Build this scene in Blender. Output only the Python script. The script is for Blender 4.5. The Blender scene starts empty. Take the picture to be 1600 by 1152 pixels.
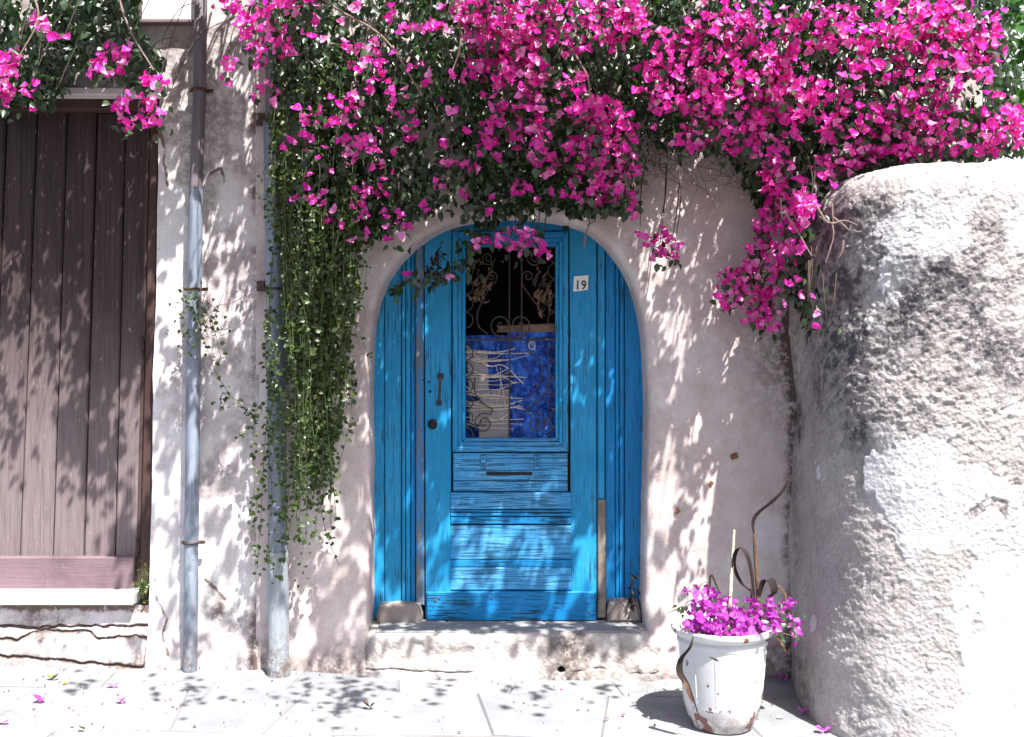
import bpy, bmesh, math, random
import numpy as np
from mathutils import Vector, Matrix

random.seed(7)
rng = np.random.default_rng(7)
scene = bpy.context.scene
COL = scene.collection
PI = math.pi

# ------------------------------------------------------------------ camera, sky, sun, exposure
CAM_H, CAM_D, FPX, HOR = 1.46, 5.0, 1600.0, 576.0
cam_d = bpy.data.cameras.new('camera'); cam = bpy.data.objects.new('camera', cam_d); COL.objects.link(cam)
cam.location = (0, -CAM_D, CAM_H); cam.rotation_euler = (PI / 2, 0, 0)
cam_d.sensor_width = 36; cam_d.lens = 36.0 * FPX / 1600.0; cam_d.clip_end = 300; cam_d.clip_start = .05
scene.camera = cam
SUN = Vector((-.30, .50, -1.0))
world = bpy.data.worlds.new('World'); scene.world = world; world.use_nodes = True
wn = world.node_tree; wn.nodes.clear()
w_out = wn.nodes.new('ShaderNodeOutputWorld'); w_bg = wn.nodes.new('ShaderNodeBackground'); w_sky = wn.nodes.new('ShaderNodeTexSky')
w_sky.sky_type = 'NISHITA'; w_sky.sun_disc = False
w_sky.sun_elevation = math.asin(1 / SUN.length); w_sky.sun_rotation = math.atan2(-SUN.x, -SUN.y)
w_sky.air_density = 1.0; w_sky.dust_density = 2.5; w_sky.ozone_density = 1.0
w_bg.inputs[1].default_value = .085
wn.links.new(w_sky.outputs[0], w_bg.inputs[0]); wn.links.new(w_bg.outputs[0], w_out.inputs[0])
sun_d = bpy.data.lights.new('sun', 'SUN'); sun = bpy.data.objects.new('sun', sun_d); COL.objects.link(sun)
sun_d.energy = 5.0; sun_d.angle = math.radians(.5); sun_d.color = (1, .97, .93)
sun.location = (2, -4, 8); sun.rotation_euler = SUN.to_track_quat('-Z', 'Y').to_euler()
vs = scene.view_settings
vs.view_transform = 'Standard'; vs.look = 'None'; vs.exposure = 1.55; vs.gamma = 1; vs.use_curve_mapping = False
try:
    scene.cycles.max_bounces = 8; scene.cycles.diffuse_bounces = 4; scene.cycles.transparent_max_bounces = 8
    scene.cycles.use_denoising = True
except Exception: pass

# ------------------------------------------------------------------ layout helpers
def P(x, y, Y=0.0):                       # a point of the photograph at the depth Y, in metres
    d = (CAM_D + Y) / FPX
    return Vector(((x - 800) * d, Y, CAM_H - (y - HOR) * d))
def gz(X, Y): return -.016 * (X + 1.56) + .03 * max(min(Y, .3), -2.5)
def G(x, y):                              # the point of the ground seen at x, y
    Y = -.5
    for _ in range(12):
        d = (CAM_D + Y); X = (x - 800) * d / FPX
        Y = (CAM_H - gz(X, Y)) * FPX / (y - HOR) - CAM_D
    return Vector(((x - 800) * (CAM_D + Y) / FPX, Y, gz((x - 800) * (CAM_D + Y) / FPX, Y)))

# ------------------------------------------------------------------ noise
def _hash(ix, iy, iz):
    h = (ix.astype(np.int64) * 374761393 + iy.astype(np.int64) * 668265263 + iz.astype(np.int64) * 2147483647) & 0xffffffff
    h = ((h ^ (h >> 13)) * 1274126177) & 0xffffffff
    h = ((h ^ (h >> 16)) * 2246822519) & 0xffffffff
    return ((h ^ (h >> 15)) & 0xffff) / 65535.0
def vnoise(x, y, z):
    x, y, z = np.broadcast_arrays(np.asarray(x, float), np.asarray(y, float), np.asarray(z, float))
    ix, iy, iz = np.floor(x), np.floor(y), np.floor(z)
    fx, fy, fz = x - ix, y - iy, z - iz
    fx, fy, fz = [f * f * (3 - 2 * f) for f in (fx, fy, fz)]
    r = 0
    for a in (0, 1):
        for b in (0, 1):
            for c in (0, 1):
                r = r + _hash(ix + a, iy + b, iz + c) * (fx if a else 1 - fx) * (fy if b else 1 - fy) * (fz if c else 1 - fz)
    return r * 2 - 1
def fbm(x, y, z, o=4, g=.5):
    r, a, f = 0, 1, 1
    for k in range(o):
        r = r + a * vnoise(np.asarray(x) * f + 17.3 * k, np.asarray(y) * f - 5.1 * k, np.asarray(z) * f + 9.7 * k); a *= g; f *= 2.03
    return r
def sstep(a, b, x): t = np.clip((x - a) / (b - a), 0, 1); return t * t * (3 - 2 * t)

# ------------------------------------------------------------------ object helpers
def tag(o, label=None, cat=None, group=None, kind=None):
    if label: o['label'] = label
    if cat: o['category'] = cat
    if group: o['group'] = group
    if kind: o['kind'] = kind
    return o
def thing(name, loc, label, cat, group=None):
    o = bpy.data.objects.new(name, None); COL.objects.link(o); o.location = loc; o.empty_display_size = .1
    return tag(o, label, cat, group)
def link(name, me, parent=None, loc=(0, 0, 0), rot=None):
    o = bpy.data.objects.new(name, me); COL.objects.link(o); o.location = loc
    if rot is not None: o.rotation_euler = rot
    if parent is not None:
        o.parent = parent
        off = world_loc(parent); o.location = Vector(loc) - off
    return o
def world_loc(o):
    v = Vector((0, 0, 0))
    while o is not None: v += o.location; o = o.parent
    return v
def raw_mesh(name, verts, faces, mat, attrs=None, smooth=True):
    """verts (n,3); faces: list of int arrays (m,k)"""
    me = bpy.data.meshes.new(name)
    verts = np.asarray(verts, np.float32)
    faces = [np.asarray(f, np.int32) for f in faces if len(f)]
    nl = sum(f.size for f in faces); npoly = sum(len(f) for f in faces)
    me.vertices.add(len(verts)); me.vertices.foreach_set('co', verts.ravel())
    me.loops.add(nl); me.loops.foreach_set('vertex_index', np.concatenate([f.ravel() for f in faces]))
    me.polygons.add(npoly)
    tot = np.concatenate([np.full(len(f), f.shape[1], np.int32) for f in faces])
    st = np.concatenate([[0], np.cumsum(tot)[:-1]]).astype(np.int32)
    me.polygons.foreach_set('loop_start', st)
    try: me.polygons.foreach_set('loop_total', tot)
    except Exception: pass
    me.polygons.foreach_set('use_smooth', np.full(npoly, smooth))
    for k, v in (attrs or {}).items():
        a = me.attributes.new(k, 'FLOAT', 'POINT'); a.data.foreach_set('value', np.asarray(v, np.float32).ravel())
    me.update(calc_edges=True); me.validate()
    if mat: me.materials.append(mat)
    return me
class MB:
    """collects simple shapes into one mesh"""
    def __init__(s): s.v = []; s.f = []
    def add(s, vs, fs):
        b = len(s.v); s.v += [tuple(v) for v in vs]; s.f += [tuple(i + b for i in f) for f in fs]; return s
    def slab(s, poly, y0, y1, bev=.003, axis='Y'):
        """convex polygon (pairs in xz, counter-clockwise) with bevelled front at y0 and back at y1"""
        n = len(poly); p = [Vector((a, b)) for a, b in poly]
        if sum(p[i].x * p[(i + 1) % n].y - p[(i + 1) % n].x * p[i].y for i in range(n)) < 0: p.reverse()
        ins = []
        for i in range(n):
            e0 = (p[i] - p[i - 1]).normalized(); e1 = (p[(i + 1) % n] - p[i]).normalized()
            n0 = Vector((-e0.y, e0.x)); n1 = Vector((-e1.y, e1.x)); m = (n0 + n1)
            m = m / max(.3, m.dot(n0)); ins.append(p[i] + m * bev)
        sg = 1 if y1 > y0 else -1
        mk = (lambda q, y: (q.x, y, q.y)) if axis == 'Y' else (lambda q, y: (q.x, q.y, y))
        vs = [mk(q, y0) for q in ins] + [mk(q, y0 + sg * bev) for q in p] + [mk(q, y1) for q in p]
        fs = [tuple(range(n))] + [(i, n + i, n + (i + 1) % n, (i + 1) % n) for i in range(n)]
        fs += [(n + i, 2 * n + i, 2 * n + (i + 1) % n, n + (i + 1) % n) for i in range(n)] + [tuple(range(3 * n - 1, 2 * n - 1, -1))]
        return s.add(vs, fs)
    def box(s, c, d, bev=.003):
        x, y, z = c; a, b, h = d[0] / 2, d[1] / 2, d[2] / 2
        return s.slab([(x - a, z - h), (x + a, z - h), (x + a, z + h), (x - a, z + h)], y - b, y + b, bev)
    def tube(s, pts, r, n=8, cap=True):
        pts = [Vector(p) for p in pts]
        rs = list(r) if hasattr(r, '__len__') else [r] * len(pts)
        t0 = (pts[1] - pts[0]).normalized(); u = t0.orthogonal().normalized(); b = len(s.v)
        for i, p in enumerate(pts):
            t = (pts[min(i + 1, len(pts) - 1)] - pts[max(i - 1, 0)])
            t = t.normalized() if t.length > 1e-9 else t0
            u = (u - t * u.dot(t)); u = u.normalized() if u.length > 1e-6 else t.orthogonal().normalized(); w = t.cross(u)
            for k in range(n):
                a = 2 * PI * k / n; s.v.append(tuple(p + (u * math.cos(a) + w * math.sin(a)) * rs[i]))
        for i in range(len(pts) - 1):
            for k in range(n): s.f.append((b + i * n + k, b + i * n + (k + 1) % n, b + (i + 1) * n + (k + 1) % n, b + (i + 1) * n + k))
        if cap:
            s.f.append(tuple(b + k for k in range(n - 1, -1, -1))); e = b + (len(pts) - 1) * n; s.f.append(tuple(e + k for k in range(n)))
        return s
    def lathe(s, prof, c, n=48, tilt=None):
        b = len(s.v)
        for r, z in prof:
            for k in range(n):
                a = 2 * PI * k / n; s.v.append((c[0] + r * math.cos(a), c[1] + r * math.sin(a), c[2] + z))
        for i in range(len(prof) - 1):
            for k in range(n): s.f.append((b + i * n + k, b + i * n + (k + 1) % n, b + (i + 1) * n + (k + 1) % n, b + (i + 1) * n + k))
        return s
    def ribbon(s, pts, w, side):
        pts = [Vector(p) for p in pts]; b = len(s.v); n = len(pts)
        for i, p in enumerate(pts):
            sd = Vector(side(i / (n - 1)) if callable(side) else side).normalized()
            ww = w(i / (n - 1)) if callable(w) else w
            t = (pts[min(i + 1, n - 1)] - pts[max(i - 1, 0)]).normalized(); up = sd.cross(t)
            s.v += [tuple(p - sd * ww), tuple(p + up * ww * .35), tuple(p + sd * ww)]
        for i in range(n - 1):
            for k in (0, 1): s.f.append((b + 3 * i + k, b + 3 * i + k + 1, b + 3 * i + 4 + k, b + 3 * i + 3 + k))
        return s
    def mesh(s, name, mat, smooth=False):
        me = bpy.data.meshes.new(name); me.from_pydata(s.v, [], s.f); me.update()
        if smooth: me.polygons.foreach_set('use_smooth', np.ones(len(me.polygons), bool))
        bm = bmesh.new(); bm.from_mesh(me); bmesh.ops.recalc_face_normals(bm, faces=bm.faces)
        if smooth:
            for e in bm.edges:
                if len(e.link_faces) == 2 and e.calc_face_angle(0) > .7: e.smooth = False
        bm.to_mesh(me); bm.free()
        if mat: me.materials.append(mat)
        return me
    def obj(s, name, mat, parent=None, smooth=False, label=None):
        me = s.mesh(name, mat, smooth)
        o = bpy.data.objects.new(name, me); COL.objects.link(o)
        if parent is not None: o.parent = parent; o.location = -world_loc(parent)
        if label: o['label'] = label
        return o
def spl(pts, n=10):
    """Catmull-Rom through points"""
    p = [Vector(q) for q in pts]; p = [2 * p[0] - p[1]] + p + [2 * p[-1] - p[-2]]; out = []
    for i in range(1, len(p) - 2):
        for k in range(n):
            t = k / n; a, b, c, d = p[i - 1], p[i], p[i + 1], p[i + 2]
            out.append(.5 * ((2 * b) + (c - a) * t + (2 * a - 5 * b + 4 * c - d) * t * t + (3 * b - a - 3 * c + d) * t ** 3))
    out.append(p[-2]); return out

# ------------------------------------------------------------------ materials
class NT:
    def __init__(s, name):
        s.m = bpy.data.materials.new(name); s.m.use_nodes = True; s.t = s.m.node_tree; s.t.nodes.clear()
        s.geo = s.new('ShaderNodeNewGeometry')
        s.pos = s.geo.outputs['Position']
    def new(s, k): return s.t.nodes.new(k)
    def put(s, sock, v):
        if isinstance(v, bpy.types.NodeSocket): s.t.links.new(v, sock)
        else:
            if sock.type == 'RGBA' and hasattr(v, '__len__') and len(v) == 3: v = (*v, 1)
            sock.default_value = v
    def scale(s, v, sc, off=(0, 0, 0)):
        n = s.new('ShaderNodeMapping'); s.put(n.inputs['Vector'], v); n.inputs['Scale'].default_value = sc; n.inputs['Location'].default_value = off
        return n.outputs[0]
    def noise(s, sc, det=4, rough=.55, v=None, dist=0.0):
        n = s.new('ShaderNodeTexNoise'); s.put(n.inputs['Vector'], v or s.pos)
        n.inputs['Scale'].default_value = sc; n.inputs['Detail'].default_value = det; n.inputs['Roughness'].default_value = rough; n.inputs['Distortion'].default_value = dist
        return n.outputs['Fac']
    def voro(s, sc, v=None, feat='F1'):
        n = s.new('ShaderNodeTexVoronoi'); n.feature = feat; s.put(n.inputs['Vector'], v or s.pos); n.inputs['Scale'].default_value = sc
        return n.outputs['Distance']
    def ramp(s, f, a, b, lo=0.0, hi=1.0):
        n = s.new('ShaderNodeMapRange'); n.interpolation_type = 'SMOOTHSTEP'; s.put(n.inputs[0], f)
        for i, q in zip((1, 2, 3, 4), (a, b, lo, hi)): n.inputs[i].default_value = q
        return n.outputs[0]
    def math(s, op, a, b=0.0):
        n = s.new('ShaderNodeMath'); n.operation = op; s.put(n.inputs[0], a); s.put(n.inputs[1], b); return n.outputs[0]
    def mix(s, f, a, b, mode='MIX'):
        n = s.new('ShaderNodeMix'); n.data_type = 'RGBA'; n.blend_type = mode
        s.put(n.inputs[0], f); s.put(n.inputs[6], a); s.put(n.inputs[7], b); return n.outputs[2]
    def attr(s, name):
        n = s.new('ShaderNodeAttribute'); n.attribute_name = name; return n.outputs['Fac']
    def rand(s): return s.new('ShaderNodeObjectInfo').outputs['Random']
    def bump(s, h, st=.5, d=.01, prev=None):
        n = s.new('ShaderNodeBump'); n.inputs['Strength'].default_value = st; n.inputs['Distance'].default_value = d
        s.put(n.inputs['Height'], h)
        if prev is not None: s.put(n.inputs['Normal'], prev)
        return n.outputs[0]
    def out(s, col, rough=.8, normal=None, metal=0.0, spec=.4, trans=None):
        b = s.new('ShaderNodeBsdfPrincipled'); o = s.new('ShaderNodeOutputMaterial')
        s.put(b.inputs['Base Color'], col); s.put(b.inputs['Roughness'], rough); s.put(b.inputs['Metallic'], metal)
        s.put(b.inputs['Specular IOR Level'], spec)
        if normal is not None: s.put(b.inputs['Normal'], normal)
        sh = b.outputs[0]
        if trans is not None:
            fac, tc = trans; t = s.new('ShaderNodeBsdfTranslucent'); s.put(t.inputs[0], tc); mx = s.new('ShaderNodeMixShader')
            mx.inputs[0].default_value = fac; s.t.links.new(sh, mx.inputs[1]); s.t.links.new(t.outputs[0], mx.inputs[2]); sh = mx.outputs[0]
        s.t.links.new(sh, o.inputs[0]); return s.m

def plaster(name, ca, cb, dark, bump=.5, coarse=.0, peelcol=(.72, .70, .69)):
    n = NT(name)
    big = n.ramp(n.noise(1.7, 5, .6), .35, .65); mid = n.ramp(n.noise(9, 5, .65), .3, .7); fine = n.noise(55, 5, .75); grit = n.noise(260, 3, .7)
    c = n.mix(big, ca, cb)
    c = n.mix(n.math('MULTIPLY', mid, .45), c, (ca[0] * .66, ca[1] * .62, ca[2] * .61))
    c = n.mix(n.ramp(fine, .30, .46, .35, 0), c, (ca[0] * .55, ca[1] * .5, ca[2] * .5))
    c = n.mix(n.ramp(fine, .5, .75, 0, .25), c, (.75, .72, .70))
    c = n.mix(n.attr('peel'), c, peelcol)
    g = n.math('MULTIPLY', n.attr('grime'), n.ramp(n.noise(26, 6, .75), .28, .62))
    c = n.mix(n.math('MINIMUM', g, 1.0), c, dark)
    pit = n.ramp(n.noise(110, 3, .6), .655, .70, 0, .65)
    c = n.mix(pit, c, (.12, .09, .08))
    strk = n.ramp(n.noise(1, 5, .7, n.scale(n.pos, (16, 16, 1.3))), .52, .78, 0, .32)
    c = n.mix(strk, c, (ca[0] * .5, ca[1] * .47, ca[2] * .46))
    h = n.math('ADD', n.math('MULTIPLY', fine, .9), n.math('ADD', n.math('MULTIPLY', grit, .35), n.math('MULTIPLY', mid, .5)))
    nb = n.bump(h, bump, .007)
    if coarse: nb = n.bump(n.math('ADD', n.noise(38, 5, .7, dist=.6), n.math('MULTIPLY', n.voro(60), .6)), coarse, .012, nb)
    return n.out(c, .93, nb, spec=.15)
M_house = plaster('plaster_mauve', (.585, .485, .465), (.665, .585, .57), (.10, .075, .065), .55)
M_left = plaster('plaster_white', (.63, .565, .575), (.74, .69, .695), (.15, .11, .095), .6)
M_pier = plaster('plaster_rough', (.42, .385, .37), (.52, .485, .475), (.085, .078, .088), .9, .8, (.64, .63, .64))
M_step = plaster('plaster_step', (.44, .395, .37), (.56, .515, .495), (.10, .08, .07), .8, .35)

def stone(name, ca, cb):
    n = NT(name); r = n.rand()
    c = n.mix(n.ramp(n.noise(5, 6, .65), .3, .7), ca, cb)
    c = n.mix(n.math('MULTIPLY', r, .45), c, (ca[0] * .78, ca[1] * .82, ca[2] * .87))
    c = n.mix(n.ramp(n.noise(80, 3, .7), .60, .74, 0, .4), c, (.22, .20, .19))
    c = n.mix(n.ramp(n.noise(2.2, 6, .7), .56, .7, 0, .5), c, (ca[0] * .62, ca[1] * .56, ca[2] * .52))
    h = n.math('ADD', n.noise(20, 6, .7), n.math('MULTIPLY', n.noise(180, 3, .6), .4))
    return n.out(c, .85, n.bump(h, .5, .006), spec=.25)
M_pave = stone('pale_paving_stone', (.19, .196, .205), (.275, .277, .28))
M_block = stone('stained_block', (.24, .19, .165), (.40, .35, .32))
M_joint = stone('mortar_joint', (.165, .158, .152), (.24, .235, .23))

def paint(name, base, faded, bare, wear, axis, grainy=.6):
    """flaking paint on grained wood; axis: direction of the grain"""
    n = NT(name)
    sc = {'Z': (70, 70, 2.2), 'X': (2.2, 70, 70)}[axis]; v = n.scale(n.pos, sc)
    g = n.noise(1, 5, .7, v, .4); v2 = n.scale(n.pos, tuple(q * 2.6 for q in sc)); g2 = n.noise(1, 3, .6, v2)
    patch = n.noise(4.5, 6, .7); rr = n.rand()
    c = n.mix(n.ramp(patch, .3, .72), base, faded)
    c = n.mix(n.ramp(g, .35, .7, 0, .5 if wear > .3 else .3), c, (base[0] * .4, base[1] * .52, base[2] * .58))
    dk = n.ramp(n.math('ADD', g2, n.math('MULTIPLY', patch, .55)), .87 - wear * .12, .93 - wear * .12)
    c = n.mix(n.math('MULTIPLY', dk, .85), c, bare)
    ch = n.ramp(n.math('ADD', n.noise(42, 4, .7, n.scale(n.pos, tuple(1 if q > 5 else .35 for q in sc))), n.math('MULTIPLY', n.noise(3, 3, .6), .5)), 1.00 - wear * .15, 1.02 - wear * .15)
    c = n.mix(ch, c, (bare[0] * 2.6, bare[1] * 2.0, bare[2] * 1.7))
    dirt = n.ramp(n.noise(150, 2, .5), .66, .72, 0, .6); c = n.mix(dirt, c, (.01, .02, .035))
    h = n.math('ADD', n.math('MULTIPLY', g, grainy), n.math('ADD', n.math('MULTIPLY', dk, -.6), n.math('MULTIPLY', ch, -.5)))
    return n.out(c, n.ramp(patch, .3, .7, .45, .7), n.bump(h, .7, .005), spec=.28)
BL, BF, BB = (.004, .215, .43), (.030, .30, .57), (.030, .065, .09)
M_blue_v = paint('blue_paint_upright', BL, BF, BB, -.05, 'Z', .4)
M_blue_h = paint('blue_paint_crosswise', (.028, .26, .55), (.13, .40, .68), (.012, .10, .19), .62, 'X', .8)
M_blue_d = paint('blue_paint_deep', (.003, .17, .42), (.008, .22, .50), BB, -.05, 'Z', .4)
M_teal = paint('blue_paint_teal', (.004, .18, .44), (.012, .26, .56), (.012, .03, .05), .45, 'X')
M_flaked = paint('flaked_blue_edge', (.010, .20, .50), (.05, .30, .56), (.16, .13, .10), .95, 'Z')

def wood(name, dark, mid, pale, sc=(60, 60, 1.6), fade=None):
    n = NT(name); v = n.scale(n.pos, sc); g = n.noise(1, 6, .72, v, .6); g2 = n.noise(1, 3, .6, n.scale(n.pos, tuple(q * 3 for q in sc)))
    r = n.rand(); p = n.noise(3, 5, .65)
    c = n.mix(n.ramp(g, .25, .75), dark, mid)
    f = n.ramp(n.math('ADD', p, n.math('MULTIPLY', r, .25)), .35, .8)
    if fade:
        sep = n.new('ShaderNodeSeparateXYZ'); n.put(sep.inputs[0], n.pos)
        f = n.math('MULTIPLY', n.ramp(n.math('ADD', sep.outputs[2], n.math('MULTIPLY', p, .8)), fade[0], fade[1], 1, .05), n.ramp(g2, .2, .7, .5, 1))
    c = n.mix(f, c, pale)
    c = n.mix(n.ramp(g2, .62, .75, 0, .6), c, tuple(q * .35 for q in dark))
    c = n.mix(n.ramp(n.noise(70, 2, .5, n.scale(n.pos, (1, 1, .3))), .68, .74, 0, .5), c, (pale[0] * 1.5, pale[1] * 1.5, pale[2] * 1.5))
    return n.out(c, .72, n.bump(n.math('ADD', g, g2), .5, .004), spec=.25)
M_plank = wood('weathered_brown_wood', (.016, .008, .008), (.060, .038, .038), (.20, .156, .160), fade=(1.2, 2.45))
M_beam = wood('dark_brown_wood', (.035, .014, .012), (.055, .028, .024), (.07, .042, .038))
M_rail = wood('purple_brown_wood', (.030, .016, .021), (.075, .043, .054), (.17, .115, .13), (1.6, 60, 60))
M_bare = wood('bare_splintered_wood', (.022, .013, .010), (.09, .055, .04), (.30, .25, .215), (110, 110, 5))

def simple(name, c, rough=.6, metal=0.0, var=.3, sc=20, bump=.2, spec=.4, c2=None, st=None):
    n = NT(name); v = n.scale(n.pos, st) if st else n.pos
    f = n.noise(sc, 5, .65, v); c2 = c2 or tuple(q * (1 - var) for q in c)
    return n.out(n.mix(n.ramp(f, .3, .7), c, c2), rough, n.bump(n.noise(sc * 4, 3, .6, v), bump, .003), metal, spec)
def pipemat(name, a, b_):
    n = NT(name); v = n.scale(n.pos, (9, 9, 1.1)); f = n.noise(3, 6, .7, v); sp = n.noise(34, 5, .75); sep = n.new('ShaderNodeSeparateXYZ'); n.put(sep.inputs[0], n.pos)
    c = n.mix(n.ramp(f, .35, .65), a, b_)
    c = n.mix(n.ramp(n.noise(1, 6, .75, n.scale(n.pos, (42, 42, 1.6))), .56, .70, 0, .55), c, tuple(q * .45 for q in a))
    fl = n.ramp(sp, .64, .68, 0, .75); c = n.mix(fl, c, (a[0] * .5, a[1] * .42, a[2] * .36))
    c = n.mix(n.ramp(n.noise(16, 5, .7), .60, .72, 0, .5), c, (b_[0] * 1.35, b_[1] * 1.32, b_[2] * 1.25))
    c = n.mix(n.math('MULTIPLY', n.ramp(sep.outputs[2], -.02, .30, 1, 0), n.ramp(sp, .36, .6)), c, (.13, .095, .075))
    return n.out(c, n.ramp(f, .3, .7, .38, .62), n.bump(n.math('ADD', sp, n.math('MULTIPLY', fl, -.6)), .35, .004), .15, .45)
M_pipe = pipemat('blue_grey_pipe', (.15, .175, .225), (.25, .28, .34))
M_pipe_d = pipemat('dark_grey_pipe', (.12, .10, .115), (.18, .155, .18))
M_pipe_l = pipemat('pale_galvanised_pipe', (.24, .27, .30), (.34, .375, .40))
M_rust = simple('rusty_iron', (.06, .03, .022), .75, .3, c2=(.11, .05, .03), sc=50)
M_iron = simple('wrought_iron', (.05, .036, .032), .6, .5, c2=(.09, .06, .05), sc=60)
M_black = simple('blackened_metal', (.02, .02, .02), .4, .6, sc=50)
M_dark = simple('dark_room', (.030, .024, .024), .95, sc=5)
M_white = simple('white_paint', (.74, .73, .72), .5, var=.12, sc=18)
M_soil = simple('dry_soil', (.11, .075, .055), .95, sc=60, bump=1, var=.6)
M_card = simple('grey_cardboard', (.27, .235, .245), .9, var=.2, sc=12)
M_cardb = simple('brown_cardboard', (.22, .14, .095), .9, var=.4, sc=9, st=(2, 2, 14))
M_cord = simple('pale_cord', (.66, .54, .45), .85, var=.4, sc=80)
M_stem = simple('woody_stem', (.060, .042, .030), .85, var=.5, sc=60)
M_twig = simple('dry_pale_twig', (.26, .18, .16), .85, var=.4, sc=60)
M_dktwig = simple('dark_twig', (.045, .032, .030), .9, var=.4, sc=60)
M_greenstem = simple('green_stem', (.10, .13, .04), .7, var=.4, sc=60)
M_drybrown = simple('dry_brown_leaf', (.024, .011, .009), .8, c2=(.011, .006, .005), sc=30)
M_drypale = simple('dry_tan_leaf', (.15, .085, .045), .8, c2=(.06, .03, .018), sc=40)
M_pale = simple('pale_cut_stem', (.52, .50, .36), .8, var=.35, sc=60, bump=.6)
M_yellow = simple('yellowed_leaf', (.26, .22, .07), .7, c2=(.16, .15, .04), sc=60)
M_chip = simple('brown_tile_chip', (.22, .095, .035), .8, var=.4, sc=60)
M_grey = simple('lilac_grey_render', (.50, .48, .53), .9, var=.1, sc=2)
M_ink = simple('black_number_ink', (.012, .012, .014), .5, var=.2)
n = NT('blue_tarpaulin')
cr = n.noise(14, 5, .62, n.scale(n.pos, (1.3, 1, .8)), 1.2)
M_tarp = n.out(n.mix(n.ramp(cr, .35, .7), (.004, .030, .28), (.05, .22, .80)), .30, n.bump(n.math('ADD', cr, n.math('MULTIPLY', n.noise(34, 4, .6, None, .8), .4)), 1.0, .045), spec=.6)  # light on the folds and dark of the creases put into the blue
def potmat():
    n = NT('flaking_white_pot_paint'); sep = n.new('ShaderNodeSeparateXYZ'); n.put(sep.inputs[0], n.pos)
    low = n.ramp(sep.outputs[2], -.05, .22, .115, 0); b = n.noise(11, 6, .6, n.scale(n.pos, (1, 1, .8), (2.5, 0, .3))); f = n.noise(60, 4, .7)
    peel = n.ramp(n.math('ADD', n.math('ADD', b, low), n.math('MULTIPLY', f, .12)), .700, .712)
    c = n.mix(n.ramp(n.noise(6, 5), .3, .7), (.64, .635, .64), (.52, .515, .52))
    c = n.mix(n.math('MULTIPLY', n.ramp(sep.outputs[2], -.05, .10, .75, 0), n.ramp(n.noise(25, 5, .7), .35, .6)), c, (.26, .19, .15))
    c = n.mix(peel, c, (.19, .09, .075))
    return n.out(c, .5, n.bump(n.math('ADD', n.math('MULTIPLY', peel, -1), n.math('MULTIPLY', f, .2)), .4, .004), spec=.4)
M_pot = potmat()
def leafmat(name, a, b, tr, rough=.30, tf=.28):
    n = NT(name); t = n.attr('tint'); f = n.noise(90, 3, .6)
    c = n.mix(t, a, b); c = n.mix(n.ramp(f, .3, .7, 0, .3), c, tuple(q * .6 for q in a))
    return n.out(c, rough, n.bump(f, .2, .002), spec=.55, trans=(tf, n.mix(t, tr, tuple(q * 1.3 for q in tr))))
M_leaf = leafmat('bougainvillea_leaf', (.007, .018, .006), (.080, .125, .060), (.04, .12, .015))
M_vine = leafmat('creeper_leaf', (.016, .036, .008), (.105, .150, .030), (.07, .15, .015), .40)
M_young = leafmat('young_leaf', (.02, .07, .012), (.05, .14, .02), (.06, .22, .01))
def bractmat(name, a, b, c3, tr, cream=(.75, .62, .40)):
    n = NT(name); t = n.attr('tint')
    c = n.mix(n.ramp(t, 0, .5), a, b); c = n.mix(n.ramp(t, .5, 1.0), c, c3)
    c = n.mix(n.ramp(n.noise(120, 3, .6), .45, .75, 0, .25), c, tuple(q * .7 for q in a))
    c = n.mix(n.ramp(t, 1.4, 1.6), c, cream)
    return n.out(c, .42, None, spec=.45, trans=(.38, n.mix(n.ramp(t, 1.4, 1.6), tr, cream)))
M_bract = bractmat('magenta_bract', (.76, .010, .36), (.91, .050, .53), (.96, .38, .73), (1.0, .035, .58))
M_bract2 = bractmat('wilted_purple_bract', (.30, .030, .30), (.48, .060, .48), (.60, .14, .56), (.60, .06, .55), (.6, .5, .3))

# ================================================================== SETTING
xs = np.concatenate([np.linspace(-14, -3, 8), np.linspace(-2.9, 2.9, 60), np.linspace(3, 14, 8)])
ys = np.concatenate([np.linspace(-1.71, .6, 30), [6, 20]])
gx, gy = np.meshgrid(xs, ys, indexing='ij')
gzz = -.016 * (np.clip(gx, -4, 4) + 1.56) + .03 * np.clip(gy, -2.5, .3) - .006 + .002 * fbm(gx * 5, gy * 5, 0)
idx = np.arange(gx.size).reshape(gx.shape)
quads = lambda i: np.stack([i[:-1, :-1], i[1:, :-1], i[1:, 1:], i[:-1, 1:]], -1).reshape(-1, 4)
pave = link('pavement', raw_mesh('pavement', np.stack([gx, gy, gzz], -1).reshape(-1, 3), [quads(idx)], M_joint)); pave['kind'] = 'structure'
def ground_slab(name, pts, top=0.0, bev=.006, mat=None):
    b = MB().slab([(p[0], p[1]) for p in pts], 0, -.05, bev, axis='Z')
    b.v = [(x, y, z + gz(x, y) + top) for x, y, z in b.v]
    return b.obj(name, mat or M_pave, pave)
st = MB(); st.slab([(-14, -24), (14, -24), (14, -1.72), (-14, -1.72)], .0, -.2, .02, axis='Z')  # unseen street, added in a dark tone to cut light bounced onto the walls
st.v = [(x_, y_, z_ - .045 - .016 * (min(4, max(-4, x_)) + 1.56) * 0 - .05) for x_, y_, z_ in st.v]
M_road = stone('unseen_dark_paving', (.10, .095, .09), (.15, .14, .135))
unseen_dark_street = st.obj('unseen_dark_street', M_road); unseen_dark_street['kind'] = 'structure'
rowx = {0: [-3.4, -2.55, -1.9, -1.02, -.545, .02, .48, 1.05, 1.5], 1: [-3.3, -2.2, -1.45, -.98, -.12, .40, 1.0, 1.6], 2: [-3, -1.9, -.7, .3, 1.3, 2.2]}
rowy = [.06, -.30, -.80, -1.7]
jit = {}
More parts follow.
